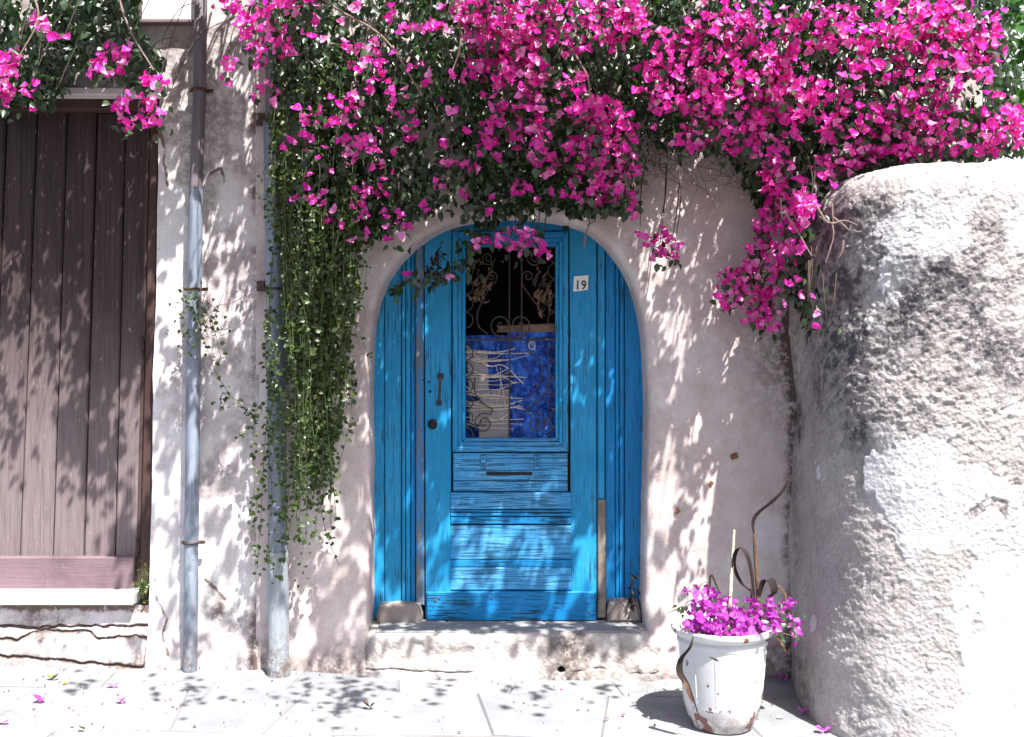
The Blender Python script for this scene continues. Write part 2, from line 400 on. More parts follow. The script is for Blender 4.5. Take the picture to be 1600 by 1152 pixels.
def jv(r, k, x):
    return (x + (.05 * math.sin(k * 7.1 + r * 3)), rowy[r] + (.018 * math.sin(x * 5.3 + r) if 0 < r < 3 else 0))
for r in (0, 1, 2):
    X = rowx[r]
    for k in range(len(X) - 1):
        g = .002 + .0012 * ((k * 5 + r) % 3)
        a = .04 * math.sin(k * 3.3 + r); b_ = .04 * math.sin((k + 1) * 3.3 + r)
        yy = lambda x, q: rowy[q] + (.02 * math.sin(x * 4.3 + q) if q in (1, 2) else 0)
        pts = [(X[k] + a + g, yy(X[k], r + 1) + g), (X[k + 1] + b_ - g, yy(X[k + 1], r + 1) + g), (X[k + 1] - b_ - g, yy(X[k + 1], r) - g), (X[k] - a + g, yy(X[k], r) - g)]
        ground_slab('paving_slab', pts, .001 * ((k * 7 + r * 3) % 4))

# ------------------------------------------------------------------ the house wall with the arched opening
ARCH = [(575, 1092), (576, 985), (577, 900), (578, 760), (577, 640), (578, 550), (584, 490), (596, 450), (617, 415), (647, 384), (685, 358), (730, 344), (775, 338), (820, 338), (868, 343), (916, 358), (952, 386), (976, 418), (994, 458), (1005, 510), (1010, 580), (1012, 660), (1011, 760), (1009, 860), (1008, 985), (1008, 1092)]
arch = np.array([[p.x, p.z] for p in spl([P(x, y) for x, y in ARCH], 14)])
t = np.linspace(0, len(arch) - 1, 330); arch = np.stack([np.interp(t, np.arange(len(arch)), arch[:, k]) for k in (0, 1)], 1)
N = len(arch)
tan = np.gradient(arch, axis=0); tan /= np.linalg.norm(tan, axis=1)[:, None]; nor = np.stack([-tan[:, 1], tan[:, 0]], 1)   # outward (left of travel)
XL, XR, ZB, ZT = -1.25, 2.30, -.16, 3.9
f = np.linspace(0, 1, N)
outer = np.zeros((N, 2))
for i, q in enumerate(f):
    if q < .4: outer[i] = (XL, ZB + (ZT - ZB) * q / .4)
    elif q < .6: outer[i] = (XL + (XR - XL) * (q - .4) / .2, ZT)
    else: outer[i] = (XR, ZT - (ZT - ZB) * (q - .6) / .4)
rings = [(arch, .30), (arch, .14), (arch, .05), (arch + nor * .004, .024), (arch + nor * .014, .009), (arch + nor * .03, .001)]
i0 = arch + nor * .034
for q in np.linspace(0, 1, 120)[1:] ** 1.35: rings.append((i0 * (1 - q) + outer * q, 0.0))
rings.append((outer, .4))
V = np.array([np.concatenate([r, np.full((N, 1), y)], 1) for r, y in rings])      # ring, N, (x, z, y)
x, z, y = V[..., 0].copy(), V[..., 1].copy(), V[..., 2].copy()
w = np.ones(len(rings)); w[:3] = (.2, .4, .8); w[-1] = 0; w = w[:, None]
y += w * (.010 * fbm(x * 2.2, z * 2.2, 3, 3) + .0035 * fbm(x * 11, z * 11, 5, 4) - .07 * sstep(.42, -.02, z) ** 2 * sstep(1.6, .7, np.abs(x - .1)))
wob = .006 * fbm(z * 6, x * 6, 1, 3) * (np.arange(len(rings)) < 12)[:, None]; x += wob; z += wob * .5
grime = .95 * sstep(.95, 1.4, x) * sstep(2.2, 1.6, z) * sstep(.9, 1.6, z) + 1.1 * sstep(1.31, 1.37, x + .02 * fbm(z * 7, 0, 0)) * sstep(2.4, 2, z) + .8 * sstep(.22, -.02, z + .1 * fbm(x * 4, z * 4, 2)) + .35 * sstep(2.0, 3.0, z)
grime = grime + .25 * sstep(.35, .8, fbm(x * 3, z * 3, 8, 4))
peel = sstep(.5, .56, fbm(x * 3.1, z * 3.1, 12, 5)) * .4
idx = np.arange(V.shape[0] * N).reshape(V.shape[0], N)
house = thing('house_wall', (.5, 0, 0), 'mauve plastered house wall with an arched opening round the blue door', 'wall')
link('wall_face', raw_mesh('wall_face', np.stack([x, y, z], -1).reshape(-1, 3), [quads(idx)], M_house, {'grime': grime, 'peel': peel}), house)
for cx, cy, s, a in ((1147, 713, 11, 20), (1111, 756, 8, 60), (1058, 799, 8, 50)):
    p = P(cx, cy, -.012); q = s * .5 / 320; b = MB()
    ca, sa = math.cos(math.radians(a)), math.sin(math.radians(a))
    b.slab([(p.x + q * (u * ca - v * sa), p.z + q * (u * sa + v * ca)) for u, v in ((-1, -.7), (1, -.8), (1.1, .8), (-.9, .7))], -.016, .004, .002)
    b.obj('tile_chip', M_chip, house)

# ------------------------------------------------------------------ the pale wall on the left, with the plank door's opening
def seglen(x, z, pl):
    d = np.full(x.shape, 9.0)
    for (ax, az), (bx, bz) in zip(pl[:-1], pl[1:]):
        ux, uz = bx - ax, bz - az; t = np.clip(((x - ax) * ux + (z - az) * uz) / (ux * ux + uz * uz), 0, 1)
        d = np.minimum(d, np.hypot(x - ax - t * ux, z - az - t * uz))
    return d
YL = .02
e_top, e_bot = P(249, 148, YL), P(234, 945, YL)
edge = lambda z: e_bot.x + (e_top.x - e_bot.x) * (np.clip(z, -.2, 2.8) - e_bot.z) / (e_top.z - e_bot.z)
vv, ff, gg, pp = [], [], [], []; base = 0
cracks = [[P(*q, YL) for q in l] for l in ([(-60, 976), (0, 978), (60, 982), (90, 978), (160, 979), (230, 977)], [(-60, 990), (0, 995), (30, 999), (50, 988), (80, 985), (140, 987), (155, 996), (200, 992), (230, 993), (237, 1005), (233, 1034)], [(-60, 1016), (0, 1021), (100, 1028), (230, 1037)])]
cracks = [[(p.x, p.z) for p in l] for l in cracks]
hair = [[(p.x, p.z) for p in [P(*q, YL) for q in l]] for l in ([(250, 205), (258, 235), (256, 250), (262, 290)], [(330, 270), (345, 262), (352, 284)], [(322, 905), (340, 920), (352, 936)], [(244, 930), (262, 965), (256, 990), (268, 1020)])]
def patch(xa, xb, z0, z1, nx, nz, fine=False):
    global base
    zz = np.linspace(z0, z1, nz); uu = np.linspace(0, 1, nx)
    Z = np.repeat(zz[:, None], nx, 1); X = xa(zz)[:, None] * (1 - uu) + xb(zz)[:, None] * uu
    Yv = YL + .012 * fbm(X * 2.1, Z * 2.1, 7, 3) + .005 * fbm(X * 9, Z * 9, 2, 4) - .05 * sstep(.36, .02, Z) ** 2
    g = .7 * sstep(.42, -.02, Z + .2 * fbm(X * 5, Z * 5, 4)) + .25 * sstep(1.8, 3, Z) + .5 * sstep(.2, .6, fbm(X * 3.3, Z * 3.3, 6, 4))
    g += .9 * sstep(.05, .0, XL - X) * sstep(-.3, .3, fbm(Z * 4, 0, 5))
    pl = sstep(.25, .35, fbm(X * 2.6, Z * 2.6, 21, 5)) * .6
    if fine:
        for c in cracks:
            dd = seglen(X + .004 * fbm(X * 30, Z * 30, 1), Z + .006 * fbm(X * 24, Z * 24, 3), c); k = np.exp(-(dd / .006) ** 2); Yv += .022 * k; g += 2.2 * k
        Yv -= .012 * sstep(cracks[1][4][1], cracks[1][4][1] - .02, Z)
        g += 1.6 * sstep(.03, .0, e_bot.z - .012 - Z + .01 * fbm(X * 14, 0, 3))
    else:
        for c in hair: g += 1.6 * np.exp(-(seglen(X + .004 * fbm(X * 30, Z * 30, 1), Z, c) / .005) ** 2)
    vv.append(np.stack([X, Yv, Z], -1).reshape(-1, 3)); gg.append(g.ravel()); pp.append(pl.ravel())
    ff.append(quads(np.arange(X.size).reshape(X.shape).T + base)); base += X.size
cst = lambda c: (lambda zz: np.full(zz.shape, c))
patch(edge, cst(XL + .012), -.16, 3.9, 90, 620)
patch(cst(-4.2), edge, e_top.z, 3.9, 120, 80)
patch(cst(-2.75), edge, -.16, e_bot.z, 260, 110, True)
patch(cst(-4.2), cst(-2.75), -.16, e_bot.z, 20, 16)
zz = np.linspace(e_bot.z, e_top.z, 300); ed = edge(zz)                             # reveal beside the door
for (q0, y0), (q1, y1) in (((0, YL + .002), (.004, YL + .03)), ((.004, YL + .03), (.0, .30))):
    n0 = .004 * fbm(zz * 25, 0, 2, 3)
    a = np.stack([ed - q0 + n0 * (y0 > .03), np.full(300, y0) + (.012 * fbm(ed * 2.1, zz * 2.1, 7, 3) + .005 * fbm(ed * 9, zz * 9, 2, 4) if y0 < .03 else 0), zz], 1)
    b_ = np.stack([ed - q1 + n0, np.full(300, y1), zz], 1)
    vv.append(np.concatenate([a, b_])); gg.append(np.full(600, .5)); pp.append(np.zeros(600)); i = np.arange(600).reshape(2, 300)
    ff.append(quads(i + base)); base += 600
xx = np.linspace(-4.2, e_top.x, 60)
a = np.stack([xx, np.full(60, YL) + .012 * fbm(xx * 2.1, e_top.z * 2.1, 7, 3) - .005, np.full(60, e_top.z)], 1); b_ = a + np.array([0, .3, 0])
vv.append(np.concatenate([a, b_])); gg.append(np.full(120, .4)); pp.append(np.zeros(120)); ff.append(quads(np.arange(120).reshape(2, 60) + base)); base += 120
cot = thing('house_wall', (-2.2, YL, 0), 'whitewashed plaster house wall with cracked plinth round the brown plank door', 'wall')
link('wall_face', raw_mesh('wall_face', np.concatenate(vv), ff, M_left, {'grime': np.concatenate(gg), 'peel': np.concatenate(pp)}), cot)
b = MB(); p0, p1 = P(-260, 142, -.02), P(252, 149, -.02)                             # thin plaster ledge over the lintel
b.slab([(p0.x, p1.z), (p1.x, p1.z - .004), (p1.x - .02, p0.z + .012), (p0.x, p0.z + .014)], -.035, .05, .006); b.obj('ledge', M_left, cot)
p0, p1 = P(-260, 926, -.03), P(208, 945, -.03)
b = MB(); b.slab([(p0.x, p1.z), (p1.x, p1.z), (p1.x + .01, p0.z), (p0.x, p0.z)], -.045, .16, .006); b.obj('sill', M_white, cot)
# white framed opening at the top
p0, p1 = P(222, 32, -.01), P(301, -60, -.01)
b = MB(); b.slab([(p0.x, p0.z), (p1.x, p0.z), (p1.x, p1.z), (p0.x, p1.z)], -.02, .03, .004)
wp = thing('wall_panel', ((p0.x + p1.x) / 2, 0, p0.z), 'white painted panel on the wall beside the dark upper downpipe', 'panel')
b.obj('board', M_white, wp)
b = MB(); b.box((p0.x - .012, -.008, p0.z + .15), (.022, .05, .30)); b.box(((p0.x + p1.x) / 2, -.008, p0.z - .010), (p1.x - p0.x + .04, .05, .016)); b.obj('frame', M_rail, wp)

# ------------------------------------------------------------------ the rough rounded wall on the right
R, Yc, X0 = .50, -.50, 1.375
prof = []
for q in np.linspace(0.12, Yc, 110): prof.append((X0 - .03 * max(0, -q) / .5, q, -1, 0))
for a in np.linspace(0, PI / 2, 170)[1:]: prof.append((X0 - .03 + R - R * math.cos(a), Yc - R * math.sin(a), -math.cos(a), -math.sin(a)))
xe = prof[-1][0]
for q in np.linspace(0, 1, 200)[1:] ** 1.0: prof.append((xe + q * 1.0, Yc - R - .02 * q, 0, -1))
for q in np.linspace(0, 1, 20)[1:]: prof.append((xe + 1.0 + q * 2.2, Yc - R - .02, 0, -1))
prof = np.array(prof); nu = len(prof); TOP = 2.30; SR = .19
vs_ = [(-.16 + (TOP - SR + .16) * k / 400, 0.0) for k in range(401)] + [(TOP - SR + SR * math.sin(a), SR - SR * math.cos(a)) for a in np.linspace(0, PI / 2, 40)[1:]] + [(TOP + .01, SR + q) for q in np.linspace(0, .3, 40)[1:]]
vs_ = np.array(vs_); nv = len(vs_)
zc = np.repeat(vs_[:, :1], nu, 1); ins = np.repeat(vs_[:, 1:], nu, 1)
frontw = sstep(0.0, -.7, prof[:, 1])[None, :]
ins = ins - .05 * sstep(.9, -.05, zc) ** 2 * frontw - .03 * fbm(prof[None, :, 0] * 1.6 + prof[None, :, 1], prof[None, :, 1] * 1.6, zc * 1.6, 3)
px = prof[None, :, 0] - prof[None, :, 2] * ins; py = prof[None, :, 1] - prof[None, :, 3] * ins
rough = sstep(.0, -.75, prof[:, 1])[None, :] * (.45 + .55 * sstep(-.3, .4, fbm(px * 2, py * 2, zc * 2, 3)))
u_ = np.concatenate([[0], np.cumsum(np.hypot(*np.diff(prof[:, :2], axis=0).T))])[None, :] + zc * 0
wu = u_ + .02 * fbm(u_ * 8, zc * 8, 1); wz = zc + .02 * fbm(u_ * 8, zc * 8, 9)
lump = 1 - np.abs(fbm(wu * 15, wz * 22, 4, 3)); lump2 = fbm(wu * 42, wz * 60, 2, 3)
du, dz = wu * .8 + wz * .6, wz * .8 - wu * .6
scale1 = fbm(du * 24, dz * 48, 6, 4); scale2 = np.abs(fbm(du * 52, dz * 100, 11, 3))
disp = (.007 * fbm(u_ * 4, zc * 4, 3, 3) +   .0032 * scale1 * rough + .0040 * (.5 - scale2) * rough + .0022 * lump2 * (.4 + rough))
sx = 800 + px * FPX / (CAM_D + py); sy = HOR - (zc - CAM_H) * FPX / (CAM_D + py)
nse = fbm(u_ * 5, zc * 5, 14, 5)
isl = fbm(u_ * 3.4, zc * 3.0, 33, 5)
peelm = sstep(-.04, .0, isl + .9 * sstep(1440, 1600, sx) * sstep(560, 900, sy) - .55 - .6 * sstep(1400, 1330, sx))
peelm = np.maximum(peelm, .6 * sstep(.30, .42, isl) * sstep(1340, 1400, sx))
disp = disp * (1 - .55 * peelm) + .004 * peelm
px += prof[None, :, 2] * disp; py += prof[None, :, 3] * disp
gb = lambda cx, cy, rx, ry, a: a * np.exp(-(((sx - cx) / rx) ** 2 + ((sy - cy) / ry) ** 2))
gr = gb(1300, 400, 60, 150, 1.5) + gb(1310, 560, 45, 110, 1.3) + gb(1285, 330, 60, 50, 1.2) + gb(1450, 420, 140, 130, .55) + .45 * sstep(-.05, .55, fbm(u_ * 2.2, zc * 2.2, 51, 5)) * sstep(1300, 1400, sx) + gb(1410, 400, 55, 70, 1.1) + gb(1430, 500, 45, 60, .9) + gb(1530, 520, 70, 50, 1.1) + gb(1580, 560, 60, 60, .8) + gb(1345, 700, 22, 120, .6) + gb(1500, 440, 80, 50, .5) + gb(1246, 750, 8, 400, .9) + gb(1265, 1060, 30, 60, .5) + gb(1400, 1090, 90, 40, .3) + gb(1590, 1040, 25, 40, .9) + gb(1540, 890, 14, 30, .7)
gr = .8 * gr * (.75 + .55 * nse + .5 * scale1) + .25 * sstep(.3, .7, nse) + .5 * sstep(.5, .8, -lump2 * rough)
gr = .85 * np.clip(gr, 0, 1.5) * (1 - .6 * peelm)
verts = np.stack([px, py, zc + .010 * fbm(px * 6, py * 6, 3) * (ins > .05)], -1).reshape(-1, 3)
idx = np.arange(nu * nv).reshape(nv, nu).T
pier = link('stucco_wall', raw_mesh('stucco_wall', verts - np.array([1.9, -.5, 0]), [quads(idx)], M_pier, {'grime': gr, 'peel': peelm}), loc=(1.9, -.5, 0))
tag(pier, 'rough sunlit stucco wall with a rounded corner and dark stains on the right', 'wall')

# ------------------------------------------------------------------ doorstep
zt = .183
us = np.linspace(P(540, 1, -.08).x, P(1052, 1, -.08).x, 380)
sec = [(.34, zt)] + [(q, zt) for q in np.linspace(.30, -.05, 24)] + [(-.05 - .03 * math.sin(a), zt - .03 + .03 * math.cos(a)) for a in np.linspace(0, PI / 2, 8)[1:]] + [(-.08, q) for q in np.linspace(zt - .032, -.12, 70)]
sec = np.array(sec); X, _ = np.meshgrid(us, sec[:, 0], indexing='ij'); Yv = np.repeat(sec[None, :, 0], len(us), 0); Zv = np.repeat(sec[None, :, 1], len(us), 0)
endm = np.minimum(sstep(us[0], us[0] + .16, us), sstep(us[-1], us[-1] - .11, us))[:, None]
face = sstep(.1, -.05, Yv)
nz_ = .012 * fbm(X * 5, Zv * 5 + Yv * 5, 3, 4) + .005 * fbm(X * 22, Zv * 22, 9, 3)
Yv = Yv + face * (nz_ - .03 * sstep(.12, -.06, Zv) + (1 - endm) * .085); Zv = Zv + .004 * fbm(X * 9, Yv * 9, 1, 3) - (1 - endm) * .05 * face * (Zv > .05)
dh = P(877, 1046, -.09); rr = np.hypot((X - dh.x) / 1.25, Zv - dh.z + .003 * fbm(X * 60, Zv * 60, 4)); hole = sstep(.016, .010, rr) * (Yv < 0)
Yv = Yv + hole * .07
cr = np.exp(-((Zv - .012 - .012 * fbm(X * 7, 0, 2, 4)) / .004) ** 2) * (Yv < 0) * sstep(-.1, .2, fbm(X * 3, 1, 1)); Yv += .012 * cr
g = 2.5 * hole + .8 * cr + .55 * sstep(.1, .5, fbm(X * 4, Zv * 4, 17, 4)) * face + .5 * np.exp(-((X - .26) / .12) ** 2) * face + .6 * sstep(.2, .4, Yv)
idx = np.arange(X.size).reshape(X.shape)
step = thing('doorstep', (0, 0, 0), 'worn whitewashed stone doorstep with a drain hole under the blue door', 'doorstep')
link('step_block', raw_mesh('step_block', np.stack([X, Yv, Zv], -1).reshape(-1, 3), [quads(idx)], M_step, {'grime': g, 'peel': g * 0}), step)
xa, xb = P(588, 1, 0).x, P(1000, 1, 0).x
for q0, q1, y0, y1 in ((xa, -.37, -.05, .05), (xa, -.33, .052, .18), (-.367, -.10, -.052, .05), (-.327, .16, .052, .18), (-.097, .33, -.05, .05), (.333, xb, -.05, .05), (.163, xb, .052, .18)):
    s = MB().slab([(q0 + .002, y0), (q1 - .002, y0), (q1 - .002, y1), (q0 + .002, y1)], zt + .007 + rng.uniform(-.0015, .0015), zt - .01, .004, axis='Z'); s.obj('tread_slab', M_pave, step)
for xa_, xb_, ya_, yb_, m in ((590, 659, 943, 973, M_step), (950, 1001, 938, 969, M_step)):
    p0, p1 = P(xa_, yb_, .13), P(xb_, ya_, .13)
    s = MB().slab([(p0.x, p0.z - .01), (p1.x, p0.z - .01), (p1.x + .002, p0.z + .03), (p1.x - .012, p1.z - .006), ((p0.x + p1.x) / 2, p1.z), (p0.x + .008, p1.z - .008), (p0.x - .004, p0.z + .04)], .12, .24, .014); s.obj('plinth_block', M_block, step)

# ------------------------------------------------------------------ what stands beyond the wall at the upper right
b = MB(); b.box((3.9, 3.2, 3.5), (3.0, .3, 7.0)); bb = thing('far_building', (3.9, 3.2, 0), 'lilac grey rendered house behind the flowers at the upper right', 'building'); b.obj('wall', M_grey, bb)
b = MB(); b.box((2.92, 3.02, 4.1), (.12, .06, 1.8)); b.obj('corner_board', M_pipe_d, bb)
# dark room behind the door
b = MB()
for c, d in (((0, 1.7, 1.2), (1.7, .04, 2.6)), ((-.84, .98, 1.2), (.04, 1.4, 2.6)), ((.84, .98, 1.2), (.04, 1.4, 2.6)), ((0, .98, 2.48), (1.7, 1.4, .04)), ((0, .98, .10), (1.7, 1.4, .04))): b.box(c, d)
room = b.obj('dark_room', M_dark); room['kind'] = 'structure'

# ================================================================== THE BLUE DOOR
def R4(x0, y0, x1, y1, Y, dx0=0, dx1=0):     # rectangle of the photograph at depth Y; dx = lean of a side at its foot
    a, b, c, d = P(x0 + dx0, y1, Y), P(x1 + dx1, y1, Y), P(x1, y0, Y), P(x0, y0, Y)
    return [(q.x, q.z) for q in (a, b, c, d)]
Yd = .165
dp = P(800, 970, Yd)
door = thing('arched_door', (0, Yd, dp.z), 'weathered bright blue arched front door with a grille window and number plate', 'door')
def piece(name, x0, y0, x1, y1, Y, mat, th=.03, bev=.003, label=None, dx0=0, dx1=0):
    return MB().slab(R4(x0, y0, x1, y1, Y, dx0, dx1), Y, Y + th, bev).obj(name, mat, door, label=label)
TOPY = 318
# fixed side boards left and right, with mouldings
piece('side_board', 572, 330, 600, 968, .180, M_blue_v, .05, .004)
piece('side_board', 601, 330, 627, 945, .188, M_blue_v, .05, .004)
piece('moulding', 628, 330, 633, 945, .176, M_blue_v, .05, .004)
piece('moulding', 634, 330, 641, 945, .182, M_blue_v, .05, .004)
piece('side_board', 642, 330, 649, 945, .190, M_blue_d, .05, .004)
piece('door_post', 649, TOPY, 661, 946, .166, M_flaked, .06, .005, dx0=1, dx1=2)
piece('side_board', 946, 330, 961, 945, .192, M_blue_d, .05, .003)
piece('moulding', 962, 330, 967, 945, .182, M_blue_d, .05, .004)
piece('moulding', 968, 330, 975, 945, .188, M_blue_d, .05, .004)
piece('side_board', 976, 330, 1015, 955, .196, M_blue_d, .05, .003)
piece('door_post', 934, TOPY, 945, 780, .168, M_blue_v, .06, .005)
piece('door_post', 934, 781, 946, 966, .163, M_bare, .06, .004, 'foot of the door post with bare grey brown wood', dx1=1)
# leaf
piece('stile', 663, TOPY, 706, 968, Yd + .006, M_blue_v, .045, .003, dx0=2, dx1=-2)
piece('stile', 889, TOPY, 932, 968, Yd + .006, M_blue_v, .045, .003, dx0=4)
piece('top_rail', 706.5, TOPY, 888.5, 361, Yd + .008, M_blue_d, .045, .003)
def mitre(q, name='window_frame'):
    b = MB(); pts = [P(*c) for c in q]; return b
fo, fi = (707, 362, 888, 706), (727, 385, 868, 685)
for (a0, b0), (a1, b1), mt in ((((fo[0], fo[1]), (fi[0], fi[1])), ((fo[2], fo[1]), (fi[2], fi[1])), M_blue_d), (((fo[2], fo[1]), (fi[2], fi[1])), ((fo[2], fo[3]), (fi[2], fi[3])), M_blue_v),
                               (((fo[2], fo[3]), (fi[2], fi[3])), ((fo[0], fo[3]), (fi[0], fi[3])), M_blue_h), (((fo[0], fo[3]), (fi[0], fi[3])), ((fo[0], fo[1]), (fi[0], fi[1])), M_blue_v)):
    b = MB()                                            # stepped moulding, mitred at the corners
    for lo, hi, Yq, in ((0.01, .42, Yd - .010), (.42, .72, Yd - .002), (.72, 1.0, Yd + .010)):
        L = lambda A, B, t_: (A[0] + (B[0] - A[0]) * t_, A[1] + (B[1] - A[1]) * t_)
        q = [L(a0, b0, lo), L(a1, b1, lo), L(a1, b1, hi), L(a0, b0, hi)]
        pts = [P(u, v, Yd) for u, v in q]; b.slab([(p.x, p.z) for p in pts], Yq, Yd + .05, .0035)
    b.obj('window_frame', mt, door)
piece('panel_board', 708, 708, 887, 751, Yd + .008, M_blue_h, .04, .003)
piece('panel_board', 708, 752, 887, 768, Yd + .011, M_blue_h, .04, .003)
piece('panel_board', 704, 770, 893, 796, Yd - .006, M_blue_h, .05, .004)
piece('moulding', 704, 797, 893, 801, Yd - .001, M_teal, .05, .003)
piece('moulding', 704, 802, 893, 807, Yd - .004, M_teal, .05, .003)
piece('moulding', 704, 808, 893, 819, Yd + .000, M_teal, .05, .003)
piece('panel_board', 704, 821, 893, 874, Yd + .004, M_blue_h, .045, .003)
piece('panel_board', 704, 875, 893, 886, Yd + .005, M_teal, .045, .002)
piece('panel_board', 704, 887, 893, 922, Yd + .004, M_blue_h, .045, .003)
piece('kick_board', 667, 925, 931, 970, Yd - .016, M_teal, .05, .004)
b = MB().slab(R4(662, TOPY, 933, 968, .235), .222, .232, .002)   # dark backing around the joints, below and beside the window
for r in ((662, TOPY, 724, 968), (871, TOPY, 936, 968), (724, TOPY, 871, 383), (724, 688, 871, 968)):
    piece('backing_board', *r, Yd + .052, M_dark, .008, .001)
# hardware
b = MB(); p = P(688, 607, Yd - .02)
b.tube(spl([P(688, 586, Yd - .004), P(688, 588, Yd - .04), P(687, 607, Yd - .048), P(686, 628, Yd - .04), P(686, 631, Yd - .004)], 6), [.007] * 25, 8)
b.box(tuple(P(688, 588, Yd - .003)), (.030, .010, .026)); b.box(tuple(P(686, 630, Yd - .003)), (.026, .010, .024)); b.obj('pull_handle', M_iron, door, True)
b = MB(); c = P(676, 663, Yd)
def disc(b, c, prof, n=24):
    k0 = len(b.v)
    for r, dy in prof:
        for k in range(n): a = 2 * PI * k / n; b.v.append((c.x + r * math.cos(a), c.y - dy, c.z + r * math.sin(a)))
    for i in range(len(prof) - 1):
        for k in range(n): b.f.append((k0 + i * n + k, k0 + i * n + (k + 1) % n, k0 + (i + 1) * n + (k + 1) % n, k0 + (i + 1) * n + k))
    return b
disc(b, c, [(.025, -.005), (.025, .004), (.021, .010), (.013, .012), (.012, .03), (.015, .034), (.015, .04), (.010, .045), (.0, .046)]); b.obj('door_knob', M_black, door, True)
for hx, hy, r in ((661, 594, .006), (670, 597, .006), (672, 612, .007)):
    b = MB(); disc(b, P(hx, hy, Yd + .006), [(r, -.005), (r, .003), (r * .6, .005), (0, .005)], 12); b.obj('keyhole', M_black, door)
for hx in (755, 839):
    b = MB().slab(R4(hx - 4, 711, hx + 4, 733, Yd), Yd - .003, Yd + .012, .003); o = b.obj('letter_plate_bracket', M_blue_h, door)
    for hy in (716, 727): c2 = MB(); disc(c2, P(hx, hy, Yd - .003), [(.004, -.002), (.004, .002), (.0, .003)], 10); c2.obj('screw', M_iron, o)
b = MB().slab(R4(760, 738, 832, 743, Yd), Yd + .0065, Yd + .03, .0008); ls = b.obj('letter_slot', M_black, door)
b = MB(); p0, p1 = P(759, 737, Yd), P(833, 737, Yd); b.tube([(p0.x, Yd + .006, p0.z), (p1.x, Yd + .006, p1.z)], .0028, 6); b.obj('slot_lip', M_blue_h, ls)
for hx, hy in ((680, 940), (686, 936), (920, 958), (768, 936)):
    b = MB(); disc(b, P(hx, hy, Yd - .016), [(.006, -.002), (.006, .001), (.003, .002), (0, .002)], 10); b.obj('bolt_head', M_rust, door)
# number plate
b = MB().slab([(q.x, q.z) for q in (P(895.5, 456, Yd), P(918.5, 453, Yd), P(919.5, 430, Yd), P(896.5, 432, Yd))], Yd - .001, Yd + .012, .001)
plate = b.obj('number_plate', M_white, door, label='small white enamel plate with the black number 19')
for ch, cx in (('1', 902.2), ('9', 911.8)):
    cu = bpy.data.curves.new('digit', 'FONT'); cu.body = ch; cu.size = .062; cu.extrude = .0006; cu.offset = .0012; cu.align_x = 'CENTER'
    to = bpy.data.objects.new('digit', cu); COL.objects.link(to); bpy.context.view_layer.update()
    me = bpy.data.meshes.new_from_object(to.evaluated_get(bpy.context.evaluated_depsgraph_get())); bpy.data.objects.remove(to)
    me.materials.clear(); me.materials.append(M_ink)
    p = P(cx, 452.2, Yd); o = link('digit', me, plate, (p.x, Yd - .0022, p.z), (PI / 2, .05, 0)); o.scale = (.88, 1.02, 1)
# wrought iron grille in the window
gr_ = thing('tmp', (0, 0, 0), None, None); gr_.name = 'window_grille'; gr_.parent = door; gr_.location = -world_loc(door)
Yg = Yd + .022
def iron(name, pts, r=.0036, n=6):
    b = MB(); b.tube([P(u, v, Yg) for u, v in pts], r, n); return b.obj(name, M_iron, gr_, True)
def spiral(cx, cy, r0, turns, a0, sgn=1, n=40, r1=2):
    return [(cx + (r0 + (r1 - r0) * k / n) * math.cos(a0 + sgn * 2 * PI * turns * k / n), cy + (r0 + (r1 - r0) * k / n) * math.sin(a0 + sgn * 2 * PI * turns * k / n)) for k in range(n + 1)]
for bx in (796, 815): iron('bar', [(bx, 380), (bx, 690 if bx == 796 else 532)], .004)
iron('bar', [(722, 531), (873, 531)], .005)
iron('bar', [(722, 688), (873, 688)], .005)
iron('scroll', [(797, 530), (782, 526)] + spiral(783, 508, 18, 1.6, PI / 2, 1))
iron('scroll', [(797, 530), (812, 526)] + spiral(812, 508, 18, 1.6, PI / 2, -1))
iron('scroll', [(q.x, q.y) for q in spl([(762, 522, 0), (748, 510, 0), (746, 490, 0), (754, 470, 0), (764, 452, 0), (775, 440, 0)], 6)] + spiral(768, 432, 9, 1.3, .6, -1))
iron('scroll', [(q.x, q.y) for q in spl([(838, 476, 0), (828, 462, 0), (817, 446, 0), (816, 434, 0)], 6)] + spiral(825, 432, 9, 1.3, PI, 1))
iron('scroll', spiral(762, 404, 11, 1.7, 0, 1)); iron('scroll', spiral(836, 404, 12, 1.7, PI, -1))
iron('scroll', [(q.x, q.y) for q in spl([(856, 590, 0), (852, 615, 0), (838, 630, 0), (823, 640, 0)], 6)] + spiral(838, 662, 17, 1.8, -2.2, 1))
iron('scroll', [(q.x, q.y) for q in spl([(742, 590, 0), (742, 612, 0), (754, 630, 0), (770, 640, 0)], 6)] + spiral(756, 662, 17, 1.8, -.9, -1))
iron('scroll', [(q.x, q.y) for q in spl([(822, 548, 0), (840, 560, 0), (848, 580, 0), (838, 606, 0), (822, 625, 0)], 6)])
for k in range(12):
    yc = 398 + 25.6 * k
    if abs(yc - 531) < 6: continue
    iron('edge_loop', spiral(727, yc, 12, .5, -PI / 2, 1, 12, 12), .003); iron('edge_loop', spiral(868, yc, 12, .5, PI / 2, 1, 12, 12), .003)
